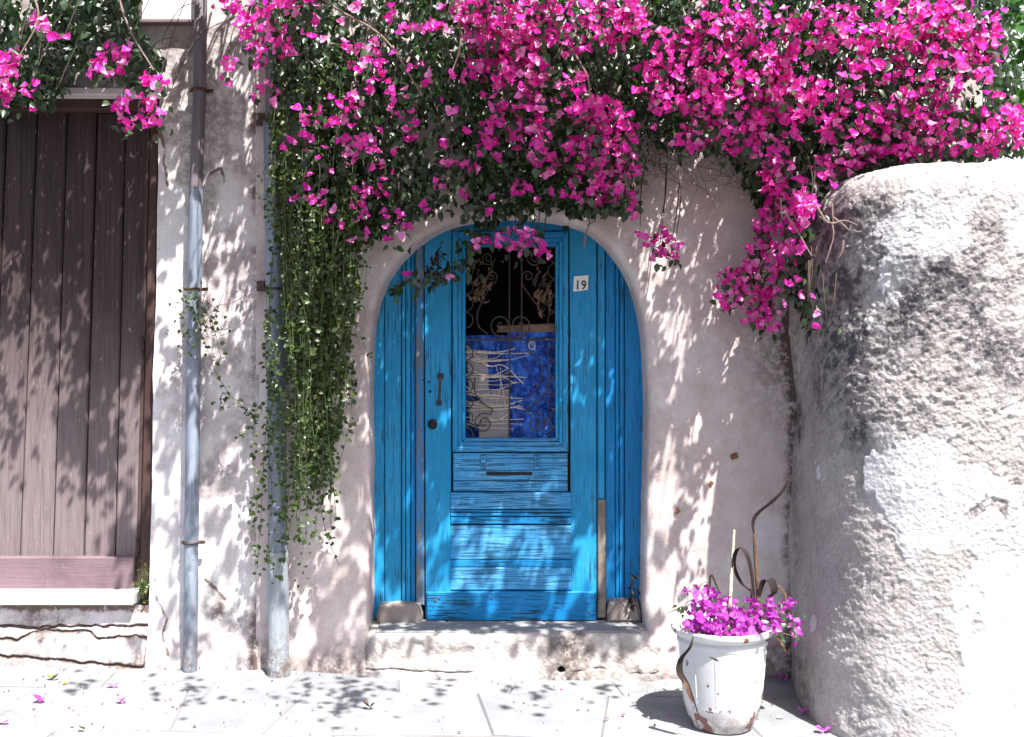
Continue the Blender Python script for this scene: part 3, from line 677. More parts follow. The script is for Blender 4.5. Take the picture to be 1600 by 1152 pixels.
# stuffing behind the grille: tarpaulin, boards, cord
def crumple(x0, y0, x1, y1, Y, amp, n=70, seed=0, edge_=0.0):
    uu, vv_ = np.meshgrid(np.linspace(x0, x1, n), np.linspace(y0, y1, n), indexing='ij')
    d = (CAM_D + Y) / FPX; Xq = (uu - 800) * d; Zq = CAM_H - (vv_ - HOR) * d
    wrk = fbm(Xq * 9 + seed, Zq * 7 + .8 * fbm(Xq * 7, Zq * 7, seed), seed, 4); fold = 1 - np.abs(fbm(Xq * 13 + Zq * 6, Zq * 9, seed + 5, 3))
    Yq = Y + amp * (wrk - fold * .8 + .5); e = edge_ * fbm(Zq * 20, Xq * 20, seed + 2, 2)
    return raw_mesh('sheet', np.stack([Xq + e, Yq, Zq + e], -1).reshape(-1, 3), [quads(np.arange(Xq.size).reshape(Xq.shape))], M_tarp)
tp = P(797, 690, .27)
tarp = link('tarpaulin', crumple(722, 524, 874, 700, .262, .034, 110, 3)); tag(tarp, 'crumpled blue tarpaulin stuffed behind the window grille', 'tarpaulin')
tarp.data.name = 'tarpaulin'; tarp.location = (0, 0, 0)
b = MB(); b.slab(R4(793, 514, 872, 527, .24), .235, .275, .008); bd = b.obj('folded_cloth', M_tarp); tag(bd, 'flat blue fold lying along the top of the crumpled tarpaulin', 'cloth')
b = MB(); pts = R4(776, 509, 872, 519, .24, 0, 0); b.slab([(pts[0][0], pts[0][1]), pts[1], (pts[2][0], pts[2][1] + .012), (pts[3][0] + .01, pts[3][1])], .225, .29, .006)
bo = b.obj('rolled_mat', M_cardb); tag(bo, 'brown rolled mat lying on top of the blue tarpaulin', 'mat')
for (q, lab, mt) in (([(729, 545), (762, 548), (764, 622), (733, 618)], 'grey cardboard sheet tied upper left over the blue tarpaulin', M_card), ([(751, 612), (795, 608), (794, 690), (748, 690)], 'larger grey cardboard sheet standing at the bottom of the window', M_card), ([(733, 628), (750, 626), (749, 664), (734, 662)], 'small grey cardboard scrap beside the larger cardboard sheet', M_card)):
    b = MB(); yy = .228 if 'larger' not in lab else .222; b.slab([(p.x, p.z) for p in (P(u, v, yy) for u, v in q)], yy, yy + .006, .0015); o = b.obj('cardboard', mt); tag(o, lab, 'cardboard', 'cardboard behind the grille')
b = MB(); lines = [(560, 728, 562, 800), (566, 730, 555, 826, ), (578, 730, 590, 822), (587, 728, 588, 800), (600, 732, 596, 818), (606, 730, 621, 800), (627, 728, 640, 820), (634, 728, 636, 816), (642, 730, 634, 812), (652, 728, 655, 818), (658, 730, 663, 816), (664, 732, 645, 796), (549, 726, 552, 826), (540, 728, 600, 818), (571, 728, 600, 806), (612, 728, 596, 806)]
for _k in range(11):
    y_ = random.uniform(545, 668); lines.append((y_, 727, y_ + random.uniform(-14, 22), random.choice((random.uniform(780, 800), random.uniform(800, 832)))))
for l in lines:
    y0, x0, y1, x1 = l; m = ((x0 + x1) / 2, (y0 + y1) / 2 + random.uniform(1, 5)); yq = .214 + random.uniform(-.006, .004)
    b.tube(spl([P(x0, y0, yq + .01), P(m[0] - 12, m[1], yq - .004), P(m[0] + 14, m[1], yq), P(x1, y1, yq + .008)], 4), random.choice((.0014, .0022, .0028)), 5)
for x0, y0, x1, y1 in ((775, 572, 790, 640), (782, 575, 776, 632), (828, 535, 836, 548)): b.tube([P(x0, y0, .208), P((x0 + x1) / 2 + 3, (y0 + y1) / 2, .205), P(x1, y1, .208)], .0016, 5)
b.tube([P(831 + 5 * math.cos(a), 540 + 6 * math.sin(a), .215) for a in np.linspace(0, 2 * PI, 14)], .003, 6)
cd = b.obj('cord', M_cord, None, True); tag(cd, 'pale cord wound crosswise over the cardboard and tarpaulin', 'cord')

# ================================================================== THE BROWN PLANK DOOR
pd = thing('plank_door', (-2.3, .1, P(0, 925, .08).z), 'faded brown wooden plank door with a purple bottom board', 'door')
topb = [-182, -134, -86, -38, 10, 58, 105, 151, 196, 233]; botb = [-210, -162, -114, -66, -18, 30, 82, 130, 179, 215]
for k in range(9):
    a0, a1, b0, b1 = topb[k] + 1.2, topb[k + 1] - 1.2, botb[k] + 1.2, botb[k + 1] - 1.2
    lo, hi = 176, 872
    q = [P(b0, hi, .09), P(b1, hi, .09), P(a1, lo, .09), P(a0, lo, .09)]
    yy = .09 + .003 * ((k * 5) % 3)
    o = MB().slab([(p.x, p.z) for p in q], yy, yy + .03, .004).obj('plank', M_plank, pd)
    if k < 8:
        q = [P(b1 - 4.2, hi, .09), P(b1 - 1.2, hi, .09), P(a1 - 1.2, lo, .09), P(a1 - 4.2, lo, .09)]
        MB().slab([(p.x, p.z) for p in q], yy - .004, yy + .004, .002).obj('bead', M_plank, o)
def pdp(name, q, Y, th, mat, bev=.005):
    return MB().slab([(p.x, p.z) for p in (P(u, v, Y) for u, v in q)], Y, Y + th, bev).obj(name, mat, pd)
pdp('lintel', [(-250, 175), (249, 171), (249, 147), (-250, 150)], .035, .16, M_beam, .008)
pdp('door_post', [(217, 946), (236, 946), (248, 172), (235, 172)], .062, .16, M_beam, .006)
pdp('bottom_board', [(-250, 926), (207, 922), (209, 871), (-250, 871)], .050, .05, M_rail, .005)
pdp('backing_board', [(-250, 940), (222, 940), (245, 160), (-250, 160)], .135, .02, M_beam, .002)
pdp('end_strip', [(212, 920), (218, 920), (234, 176), (230, 176)], .084, .03, M_beam, .002)
for hx, hy in ((221, 541), (214, 855), (233, 232)):
    b = MB(); b.tube([P(hx, hy - 16, .075), P(hx - .5, hy + 16, .075)], .006, 8); b.box(tuple(P(hx + 2, hy, .078)), (.014, .008, .05)); b.obj('hinge', M_iron, pd)

# ================================================================== DOWNPIPES
def clamp(parent, px_, py_, Y, r, mat=None):
    c = P(px_, py_, Y); b = MB()
    b.tube([(c.x + (r + .004) * math.cos(a), c.y + (r + .004) * math.sin(a), c.z) for a in np.linspace(0, 2 * PI, 25)], .0055, 6)
    b.box((c.x + r + .014, c.y + .012, c.z), (.026, .012, .016)); b.box((c.x - r - .010, c.y + .012, c.z), (.018, .010, .012))
    b.tube([(c.x, c.y + r, c.z), (c.x, .06, c.z)], .005, 6); return b.obj('clamp', mat or M_rust, parent, True)
p1 = thing('downpipe', tuple(P(298, 1046, -.06)), 'narrow blue grey downpipe between the brown plank door and the creeper', 'downpipe', 'rainwater downpipes')
b = MB(); b.tube([P(315, -160, -.055), P(312, 138, -.055), P(306, 300, -.055)], .0315, 20); b.obj('pipe', M_pipe_d, p1, True, 'dark grey upper length of pipe')
b = MB(); b.tube([P(306.2, 296, -.055), P(302, 600, -.055), P(299, 850, -.055), P(297, 1049, -.055)], .034, 20); b.obj('pipe', M_pipe, p1, True)
for cx, cy in ((312, 141), (303.5, 452), (299, 848)): clamp(p1, cx, cy, -.055, .034)
p2 = thing('downpipe', tuple(P(435, 1061, -.09)), 'wide pale galvanised downpipe hung with green creeper left of the blue door', 'downpipe', 'rainwater downpipes')
b = MB(); b.tube([P(429, -160, -.08), P(427.5, 196, -.08)], .040, 20); b.obj('pipe', M_pipe_d, p2, True, 'dark grey upper length of pipe')
b = MB(); b.tube([P(426, 190, -.08), P(431, 520, -.08), P(434, 870, -.085)], .045, 20); b.obj('pipe', M_pipe, p2, True)
b = MB(); b.tube([P(434, 862, -.085), P(434.5, 868, -.085), P(434.5, 869, -.085), P(435.5, 1034, -.09)], [.0525, .0525, .0505, .0505], 24); b.obj('pipe', M_pipe_l, p2, True, 'pale lower length of pipe')
b = MB(); b.tube([P(435.5, 1030, -.09), P(435.5, 1032, -.09), P(436, 1062, -.09)], [.054, .0555, .0555], 24); b.obj('pipe_shoe', M_pipe_l, p2, True)
clamp(p2, 427, 188, -.08, .045, M_iron); clamp(p2, 430.5, 452, -.08, .046, M_iron)
p = P(407, 186, -.03); b = MB(); b.box((p.x, -.02, p.z), (.045, .02, .06)); disc(b, Vector((p.x, -.03, p.z)), [(.010, 0), (.010, .004), (.005, .008), (0, .008)], 12); b.obj('bracket_plate', M_iron, p2)
p = P(407, 447, -.03); b = MB(); b.box((p.x, -.02, p.z), (.04, .02, .05)); b.obj('bracket_plate', M_iron, p2)

# ================================================================== FLOWER POT
pc = Vector((.894, -.64, 0)); pc.z = gz(pc.x, pc.y) + .001
pot = thing('flower_pot', tuple(pc), 'white painted terracotta flower pot with peeling paint by the wall corner', 'flower pot')
prof = [(.0, .0), (.118, .0), (.128, .006), (.146, .050), (.160, .098), (.1625, .108), (.1625, .118), (.166, .130), (.183, .335), (.185, .352), (.190, .360), (.190, .372), (.185, .378), (.188, .385), (.210, .402), (.216, .412), (.217, .424), (.212, .430), (.203, .430), (.196, .420), (.190, .400), (.180, .36)]
b = MB().lathe(prof, pc, 64); b.obj('body', M_pot, pot, True)
b = MB().lathe([(.19, .385), (.12, .392), (.0, .395)], pc, 40); b.obj('soil', M_soil, pot, True)
for k in range(12):                                     # raised upright ribs between the panels
    a = 2 * PI * (k + .35) / 12; c, s = math.cos(a), math.sin(a)
    b = MB(); b.tube([(pc.x + r * c, pc.y + r * s, pc.z + z) for r, z in ((.1645, .128), (.1745, .23), (.1825, .332))], .0028, 6); b.obj('rib', M_pot, pot, True)

# ================================================================== PLANTS
def tmpl_leaf(wid, fold, droop, tip=1.0, nseg=4):
    """leaf of unit length along +x, normal +z: midrib and two halves"""
    prof_ = {4: [(0, .02), (.22, .82), (.5, 1.0), (.78, .55), (1.0, .0)]}[nseg]
    v, f_ = [], []
    for xq, wq in prof_:
        zq = -droop * xq * xq; hw = wid * wq * .5
        v += [(xq, -hw, zq + fold * hw * 2), (xq, 0, zq), (xq, hw, zq + fold * hw * 2)]
    for i in range(len(prof_) - 1):
        a = 3 * i; f_ += [(a, a + 3, a + 4, a + 1), (a + 1, a + 4, a + 5, a + 2)]
    return np.array(v), np.array(f_)
LEAF_T = [tmpl_leaf(.62, .22, .18), tmpl_leaf(.70, .12, .32), tmpl_leaf(.58, .34, .05)]
ROUND_T = [tmpl_leaf(.85, .12, .10), tmpl_leaf(.78, .22, .22)]
def tmpl_flower(seed):
    r = np.random.default_rng(seed); v, f_, t_ = [], [], []
    a0 = r.uniform(0, 6)
    for k in range(3):
        lv, lf = tmpl_leaf(.92 + r.uniform(-.1, .1), .16 + r.uniform(-.08, .12), r.uniform(-.12, .3)); lv = lv * (1 + r.uniform(-.12, .12)); lv[:, 0] += .06
        lv[:, 2] += .05 * np.sin(lv[:, 0] * 9 + r.uniform(0, 6)) * np.abs(lv[:, 1]) * 4
        el = r.uniform(.25, .85); ca, sa = math.cos(el), math.sin(el); lv = np.stack([lv[:, 0] * ca - lv[:, 2] * sa, lv[:, 1], lv[:, 0] * sa + lv[:, 2] * ca], 1)
        az = a0 + 2 * PI * k / 3 + r.uniform(-.25, .25); ca, sa = math.cos(az), math.sin(az); lv = np.stack([lv[:, 0] * ca - lv[:, 1] * sa, lv[:, 0] * sa + lv[:, 1] * ca, lv[:, 2]], 1)
        f_.append(lf + len(v) * 15); v.append(lv); t_.append(np.full(15, r.uniform(-.12, .12)))
    v = np.concatenate(v); t_ = np.concatenate(t_); b0 = len(v)
    for k in range(2):                                   # the little cream flower in the middle
        a = a0 + .5 + k * 2.2; c, s = math.cos(a), math.sin(a); h = .50 + .1 * k
        q = np.array([(.05 * c, .05 * s, 0), (.20 * c - .04 * s, .20 * s + .04 * c, h), (.22 * c + .07 * s, .22 * s - .07 * c, h + .06), (.07 * c + .05 * s, .07 * s - .05 * c, 0)])
        f_.append(np.array([[0, 1, 2, 3]]) + len(v)); v = np.concatenate([v, q]); t_ = np.concatenate([t_, np.full(4, 2.0)])
    return v, np.concatenate(f_), t_
FLOWER_T = [tmpl_flower(k) for k in range(9)]
def frames(nrm, roll):
    """rotation matrices taking +z to nrm, with a roll; nrm (n,3)"""
    nrm = nrm / np.linalg.norm(nrm, axis=1)[:, None]
    ref = np.where(np.abs(nrm[:, 2:3]) < .9, [[0, 0, 1.0]], [[1.0, 0, 0]])
    a = np.cross(ref, nrm); a /= np.linalg.norm(a, axis=1)[:, None]; b_ = np.cross(nrm, a)
    c, s = np.cos(roll)[:, None], np.sin(roll)[:, None]
    return np.stack([a * c + b_ * s, -a * s + b_ * c, nrm], 2)        # columns
def frame_dir(dirn, nrm):
    """+x along dirn, +z near nrm"""
    d = dirn / np.linalg.norm(dirn, axis=1)[:, None]; y_ = np.cross(nrm, d); y_ /= np.maximum(np.linalg.norm(y_, axis=1)[:, None], 1e-6)
    return np.stack([d, y_, np.cross(d, y_)], 2)
class Scatter:
    """many copies of a few template shapes; the ones that show largest become objects, the rest one mesh"""
    def __init__(s, temps, mat): s.temps = temps; s.mat = mat; s.R = []; s.p = []; s.sc = []; s.t = []
    def add(s, R, p, sc, t): s.R.append(R); s.p.append(p); s.sc.append(sc); s.t.append(t); return s
    def finish(s, parent, name, stuff_name, n_obj, ref=None, mod=None):
        R = np.concatenate(s.R); p = np.concatenate(s.p); sc = np.concatenate(s.sc); t = np.concatenate(s.t); n_ = len(p)
        k = rng.integers(0, len(s.temps), n_)
        d = CAM_D + p[:, 1]; sx = 800 + p[:, 0] * FPX / d; sy = HOR - (p[:, 2] - CAM_H) * FPX / d
        face = np.abs((R[:, :, 2] * (p - np.array([0, -CAM_D, CAM_H]))).sum(1)) / np.maximum(d, .1)
        area = sc * sc * (.25 + face) / d ** 2
        inside = (sx > 3) & (sx < 1597) & (sy > 3) & (sy < 1149)
        order = np.argsort(p[:, 1]); cell = {}; show = np.zeros(n_, bool)
        for i in order:
            if not inside[i]: continue
            key = (int(sx[i] / 11), int(sy[i] / 11))
            if key not in cell: cell[key] = i; show[i] = True
        cand = np.where(show)[0]; cand = cand[np.argsort(-area[cand])][:n_obj]
        pick = np.zeros(n_, bool); pick[cand] = True
        base = world_loc(parent); M = [[None] * 3 for _ in s.temps]
        for kk in range(len(s.temps)):
            tv = s.temps[kk]
            for q, tt in enumerate((.15, .5, .85)):
                ta = (tv[2] if len(tv) > 2 else np.zeros(len(tv[0]))) + tt
                M[kk][q] = raw_mesh(name, tv[0], [tv[1]], s.mat, {'tint': ta})
        for i in cand:
            o = bpy.data.objects.new(name, M[k[i]][min(2, int(t[i] * 3))]); COL.objects.link(o); o.parent = parent
            m = np.eye(4); m[:3, :3] = R[i] * sc[i]; m[:3, 3] = p[i] - np.array(base); o.matrix_local = Matrix(m.tolist())
        V_, F_, T_ = [], [], []; b0 = 0
        for kk in range(len(s.temps)):
            w_ = np.where((k == kk) & ~pick)[0]
            if not len(w_): continue
            tv = s.temps[kk]; nvv = len(tv[0])
            v = np.einsum('nij,kj->nki', R[w_], tv[0]) * sc[w_][:, None, None] + p[w_][:, None, :]
            V_.append(v.reshape(-1, 3)); F_.append((tv[1][None] + (np.arange(len(w_)) * nvv)[:, None, None] + b0).reshape(-1, tv[1].shape[1])); b0 += len(w_) * nvv
            T_.append((np.repeat(t[w_][:, None], nvv, 1) + (tv[2] if len(tv) > 2 else np.zeros(nvv))[None]).ravel())
        if V_:
            o = link(stuff_name, raw_mesh(stuff_name, np.concatenate(V_) - np.array(base), F_, s.mat, {'tint': np.concatenate(T_)}))
            o.parent = parent; o.location = (0, 0, 0); o['kind'] = 'stuff'
def inpoly(x, y, poly):
    r = np.zeros(len(x), bool); j = len(poly) - 1
    for i in range(len(poly)):
        (xi, yi), (xj, yj) = poly[i], poly[j]
        r ^= ((yi > y) != (yj > y)) & (x < (xj - xi) * (y - yi) / (yj - yi + 1e-9) + xi); j = i
    return r
def PW(x, y, Y): d = (CAM_D + Y) / FPX; return np.stack([(x - 800) * d, Y, CAM_H - (y - HOR) * d], 1)
def front(x, y):
    """how far the hanging plants stand out from the wall, by where they hang"""
    Y = -.76 + .50 * np.clip((y - 130) / 230, 0, 1) ** 1.3
    Y = np.where(x > 1230, np.minimum(Y, -.42), Y)
    low = np.clip((y - 250) / 60, 0, 1) * np.clip((x - 1100) / 50, 0, 1)
    casc = -.25 - .52 * np.clip((x - 1205) / 60, 0, 1)
    return Y * (1 - low) + casc * low
SD = np.array(SUN) / -SUN.z                             # per metre of fall
def sunlit_dirs(n_, spread=.75, bias=(.15, -.62, .55)): return rng.normal(0, spread, (n_, 3)) * .75 + np.array(bias)
def blob_xy(blobs, dens):
    X_, Y_ = [], []
    for q in blobs:
        cx, cy, rx, ry = q[:4]; m = q[4] if len(q) > 4 else 1
        n_ = max(1, int(rx * ry * PI * dens * m)); a = rng.uniform(0, 2 * PI, n_); r = np.sqrt(rng.uniform(0, 1, n_)) ** 1.1
        X_.append(cx + rx * r * np.cos(a)); Y_.append(cy + ry * r * np.sin(a))
    return np.concatenate(X_), np.concatenate(Y_)

# where the flowers hang
FL_MAIN = [(380, 15, 45, 25), (405, 45, 38, 22), (450, 8, 50, 15), (412, 85, 25, 25), (362, 98, 18, 16, .7), (440, 70, 28, 22), (415, 146, 25, 16), (352, 128, 12, 8, .7), (480, 28, 22, 14, .6),
  (612, 20, 14, 18), (570, 75, 26, 14), (560, 100, 18, 14), (590, 105, 14, 18), (640, 50, 20, 10), (672, 45, 14, 12), (650, 105, 10, 12), (575, 133, 12, 10), (700, 20, 18, 10, .8), (735, 8, 20, 8),
  (485, 178, 24, 18), (550, 162, 26, 18), (540, 192, 24, 14), (556, 215, 22, 16), (460, 213, 20, 10), (478, 240, 20, 10, .6), (545, 237, 16, 14), (580, 232, 18, 12), (637, 190, 16, 18), (640, 217, 12, 8), (520, 262, 18, 10), (572, 298, 24, 14), (602, 280, 14, 10), (588, 308, 18, 8), (497, 310, 24, 14), (510, 342, 14, 10), (540, 353, 16, 8), (562, 330, 22, 18), (572, 370, 20, 12), (612, 343, 16, 18), (612, 370, 16, 12), (640, 352, 12, 8), (465, 316, 10, 8), (615, 160, 14, 12, .7), (600, 205, 14, 10, .6),
  (770, 38, 52, 42), (792, 98, 62, 48), (800, 152, 46, 32), (840, 62, 40, 30), (738, 28, 26, 20), (868, 28, 26, 20), (890, 60, 40, 28), (962, 38, 50, 38), (990, 18, 28, 18), (1003, 45, 26, 20), (932, 22, 26, 18), (770, 80, 40, 30), (820, 120, 40, 30), (830, 10, 40, 12), (905, 10, 40, 12, .7),
  (938, 190, 48, 38), (950, 238, 48, 42), (930, 288, 42, 36), (970, 268, 28, 36), (902, 240, 20, 26), (960, 300, 26, 26), (990, 322, 14, 20, .7), (962, 202, 32, 26), (928, 318, 18, 12), (890, 130, 26, 26, .8), (905, 168, 20, 20, .7),
  (1030, 130, 46, 36), (1060, 98, 48, 38), (1092, 150, 50, 36), (1132, 120, 40, 38), (1050, 160, 36, 22), (1112, 182, 38, 18), (1140, 202, 26, 26), (1078, 60, 40, 28), (1105, 52, 38, 28), (1150, 60, 40, 34), (1180, 25, 40, 25, .8), (1090, 218, 34, 18), (1135, 228, 20, 24), (1065, 215, 16, 10, .6),
  (1190, 140, 42, 40), (1240, 130, 50, 46), (1262, 48, 50, 34), (1210, 85, 40, 30, .8), (1305, 40, 76, 38), (1420, 38, 92, 38), (1482, 62, 72, 46), (1530, 80, 40, 40), (1400, 98, 62, 32), (1342, 110, 40, 30, .8), (1270, 160, 58, 36), (1220, 190, 36, 24), (1390, 172, 56, 28), (1430, 200, 64, 24), (1482, 212, 44, 24), (1562, 188, 34, 44), (1582, 212, 20, 30), (1520, 236, 46, 10), (1440, 236, 50, 14), (1300, 205, 40, 26, .8), (1355, 215, 40, 20, .7), (1480, 175, 36, 20, .7), (1500, 20, 40, 20), (1345, 70, 40, 30), (1455, 140, 50, 22), (1520, 110, 32, 20), (1185, 195, 26, 26, .8), (1535, 40, 22, 26), (1395, 240, 40, 12, .8),
  (1200, 245, 30, 28), (1222, 288, 38, 32), (1232, 330, 36, 36), (1212, 362, 36, 36), (1200, 402, 36, 32), (1182, 440, 44, 26), (1142, 440, 26, 22), (1190, 480, 34, 28), (1200, 507, 22, 12), (1150, 474, 22, 12), (1262, 330, 16, 28), (1300, 262, 34, 18), (1335, 242, 36, 20), (1240, 395, 14, 20), (1125, 468, 12, 8), (1168, 500, 14, 8, .8), (1172, 210, 20, 24),
  (1028, 368, 20, 10), (1030, 392, 26, 14), (1050, 378, 16, 14), (1052, 402, 10, 8), (1000, 362, 10, 8),
  (805, 372, 34, 18), (830, 388, 22, 14), (770, 377, 10, 8), (752, 380, 12, 10), (850, 398, 8, 8), (790, 392, 14, 6),
  (1272, 492, 14, 8, .6), (1292, 512, 10, 6, .6), (1262, 470, 10, 8, .7),
  (700, 260, 18, 10), (692, 222, 14, 10), (740, 262, 18, 12), (762, 240, 22, 16), (770, 208, 24, 20, .8), (802, 215, 22, 20), (852, 235, 22, 18), (822, 195, 20, 16), (832, 250, 20, 14), (812, 292, 18, 12), (870, 300, 14, 10), (780, 180, 26, 16, .8), (845, 210, 18, 18), (725, 308, 12, 8, .8), (712, 180, 14, 10, .6), (856, 175, 26, 20, .8), (870, 265, 14, 12, .7)]
FL_MAIN += [q for q in FL_MAIN if q[0] > 1110 and 235 < q[1] < 520]
FL_LEFT = [(18, 115, 34, 40), (5, 150, 14, 22), (78, 45, 32, 22), (98, 62, 18, 12), (60, 30, 16, 12), (175, 95, 32, 26), (160, 112, 18, 16), (215, 172, 34, 30), (200, 196, 14, 16), (246, 132, 20, 14), (228, 126, 12, 10), (250, 182, 16, 14), (45, 138, 18, 16, .7), (52, 165, 10, 12, .8), (195, 75, 14, 8, .8), (88, 140, 8, 6)]
MASS = [(425, -60), (1560, -60), (1592, 110), (1602, 235), (1480, 246), (1330, 276), (1285, 320), (1290, 410), (1300, 520), (1262, 520), (1230, 450), (1240, 360), (1190, 330), (1140, 240), (1010, 226), (1000, 330), (900, 335), (850, 322), (760, 335), (700, 332), (640, 345), (560, 385), (470, 330), (430, 230)]
MASS_L = [(-60, -60), (218, -60), (216, 40), (262, 95), (240, 140), (120, 110), (90, 165), (-60, 175)]
def mass_points(poly, n_, thin=()):
    a = np.array(poly); x_ = rng.uniform(a[:, 0].min(), a[:, 0].max(), n_ * 2); y_ = rng.uniform(a[:, 1].min(), a[:, 1].max(), n_ * 2)
    k = inpoly(x_, y_, poly)
    cl = vnoise(x_ / 42, y_ / 36, 3.0); k &= rng.uniform(0, 1, len(x_)) < .68 + .45 * cl
    for cx, cy, rx, ry, w_ in thin: k &= ~((((x_ - cx) / rx) ** 2 + ((y_ - cy) / ry) ** 2 < 1) & (rng.uniform(0, 1, len(x_)) < w_))
    return x_[k][:n_], y_[k][:n_]
THIN = [(672, 192, 42, 26, .85), (760, 300, 60, 20, .5), (700, 235, 40, 20, .5), (1000, 260, 30, 60, .8), (1480, 125, 50, 30, .4), (620, 255, 40, 16, .5), (1500, 140, 40, 30, .9), (1420, 225, 120, 20, .6)]

def add_leaves(sc, x_, y_, Y, s0=.030, s1=.052, light=.0):
    n_ = len(x_); p = PW(x_, y_, Y); nrm = sunlit_dirs(n_, .7); d = rng.normal(0, .6, (n_, 3)) + np.array([0, -.25, -.75])
    sc.add(frame_dir(d, nrm), p, rng.uniform(s0, s1, n_), np.clip(rng.beta(1.6, 2.6, n_) + light, 0, 1))
def add_flowers(sc, x_, y_, Y, s0=.019, s1=.032):
    n_ = len(x_); p = PW(x_, y_, Y); nrm = rng.normal(0, .55, (n_, 3)) + np.array([.1, -.75, .35])
    sc.add(frames(nrm, rng.uniform(0, 6.3, n_)), p, rng.uniform(s0, s1, n_), np.clip(rng.beta(1.1, 1.2, n_), .02, .98))

# shade the plants above the picture's edge must give, by where it falls: (x, y, rx, ry, weight)
SHADE = [(60, 260, 120, 110, 1.1), (180, 300, 90, 140, 1.3), (150, 330, 110, 90, 1.5), (165, 470, 34, 85, 2.6), (205, 440, 30, 110, 2.4), (110, 600, 15, 50, 2.4), (200, 790, 32, 75, 2.6), (145, 640, 14, 40, 1.8),
  (330, 180, 75, 170, 1.5), (270, 330, 40, 90, 1.1), (375, 420, 45, 120, .8), (270, 700, 30, 300, .55), (350, 700, 50, 280, .8), (385, 880, 40, 150, .8), (300, 960, 60, 80, .4), (420, 1000, 40, 40, .4),
  (510, 520, 80, 200, 1.6), (530, 760, 70, 150, 1.1), (500, 930, 80, 110, .8), (540, 1010, 50, 50, 1.0),
  (680, 520, 110, 170, 1.5), (850, 520, 130, 190, 1.7), (965, 640, 50, 330, 1.9), (640, 760, 70, 150, 1.2), (800, 780, 130, 130, 1.1), (740, 880, 140, 100, 1.25), (900, 880, 90, 120, 1.5), (800, 950, 150, 40, 1.3), (620, 900, 50, 90, 1.3),
  (1060, 420, 90, 150, 1.1), (1140, 400, 90, 120, 1.6), (1030, 640, 50, 140, .9), (1110, 600, 50, 120, .7), (1020, 840, 40, 120, .7), (1080, 700, 50, 140, .35), (1170, 620, 40, 140, .9),
  (700, 1000, 140, 30, .6), (900, 1015, 90, 45, 3.0), (800, 978, 200, 14, 2.0), (640, 1000, 60, 40, .8), (650, 1030, 60, 40, .35), (940, 985, 70, 30, 1.0), (1000, 1000, 30, 50, .9),
  (545, 1090, 75, 30, 1.1), (230, 1070, 80, 25, .45), (120, 1010, 40, 40, .45), (190, 1010, 40, 40, .5), (290, 1085, 30, 15, .4), (700, 1070, 40, 12, .4), (960, 1080, 40, 16, .4), (60, 980, 40, 60, .25), (480, 1075, 50, 12, .9), (620, 1072, 90, 10, .9), (800, 1078, 120, 10, .6), (380, 1062, 40, 10, .6), (80, 1062, 70, 14, .5), (760, 1040, 60, 20, .5)]
def shade_points(per):
    X_, Y_ = [], []
    for cx, cy, rx, ry, w_ in SHADE:
        n_ = int(per * rx * ry * PI * w_ * (.08 if 440 < cx < 1200 and cy < 700 else 1))
        nc = max(2, n_ // 9); a = rng.normal(0, .45, (nc, 2)); a[:, 0] += 0
        c = rng.integers(0, nc, n_); q = a[c] * [rx, ry] + rng.normal(0, 1, (n_, 2)) * [9, 14]
        X_.append(cx + q[:, 0]); Y_.append(cy + q[:, 1])
    return np.concatenate(X_), np.concatenate(Y_)
def lift(x_, y_):
    """from where a shadow falls back along the sun's rays to just above the top of the picture"""
    L = PW(x_, y_, np.zeros(len(x_))); gzv = -.016 * (L[:, 0] + 1.56)
    low = L[:, 2] < gzv
    if low.any():
        for i in np.where(low)[0]: g_ = G(x_[i], max(y_[i], 1040)); L[i] = g_
    s_ = (3.42 - L[:, 2] + .36 * L[:, 1]) / 1.18 + rng.uniform(0, .42, len(x_))
    s_ = np.maximum(s_, .5)
    return L - SD[None] * s_[:, None]

# openings in the foliage: how much sun gets through to each spot (x, y, rx, ry, share), thinned leaf by leaf along the rays
OPEN = [(640, 760, 70, 230, .42), (790, 820, 160, 200, .47), (905, 760, 50, 260, .34), (700, 580, 60, 90, .42), (600, 800, 40, 200, .5), (262, 0, 90, 60, 1.0), (330, 690, 90, 340, .66), (375, 440, 60, 120, .5), (270, 560, 40, 300, .55), (50, 600, 60, 150, .95), (60, 760, 110, 160, .97), (160, 700, 50, 40, .9), (120, 320, 150, 110, .22), (100, 1000, 150, 60, .7),
  (1070, 400, 70, 90, .5), (1100, 560, 90, 130, .85), (1070, 740, 80, 170, .88), (1045, 920, 60, 110, .95), (490, 520, 80, 300, .6), (1140, 600, 40, 100, .6), (535, 760, 60, 190, .42), (500, 930, 90, 90, .4), (660, 1030, 120, 50, .85), (900, 1020, 100, 50, .25), (620, 400, 40, 60, .25), (600, 1100, 900, 40, .8), (800, 975, 220, 20, .4)]
from math import erf
def shafts(p, soft=1.0):
    s_ = p[:, 1] / -.5; Lx = p[:, 0] - .3 * s_; Lz = p[:, 2] - s_
    lx_ = 800 + Lx * 320; ly_ = HOR - (Lz - CAM_H) * 320
    open_ = np.zeros(len(p))
    for cx, cy, rx, ry, v in OPEN: open_ = np.maximum(open_, v * np.exp(-(np.maximum(0, ((lx_ - cx) / rx) ** 2 + ((ly_ - cy) / ry) ** 2 - .35)) * 1.9))
    qx = Lx - .3 * Lz
    v = vnoise(qx / .055, Lz / .12, 2.2) * .68 + vnoise(qx / .030, Lz / .06, 7.7) * .55
    u = .5 + .5 * np.array([erf(k) for k in v / .46])
    return u > open_ * soft
def trunk_line(b, pts, r0, r1, n=7): q = spl(pts, 7); b.tube(q, np.linspace(r0, r1, len(q)), n)

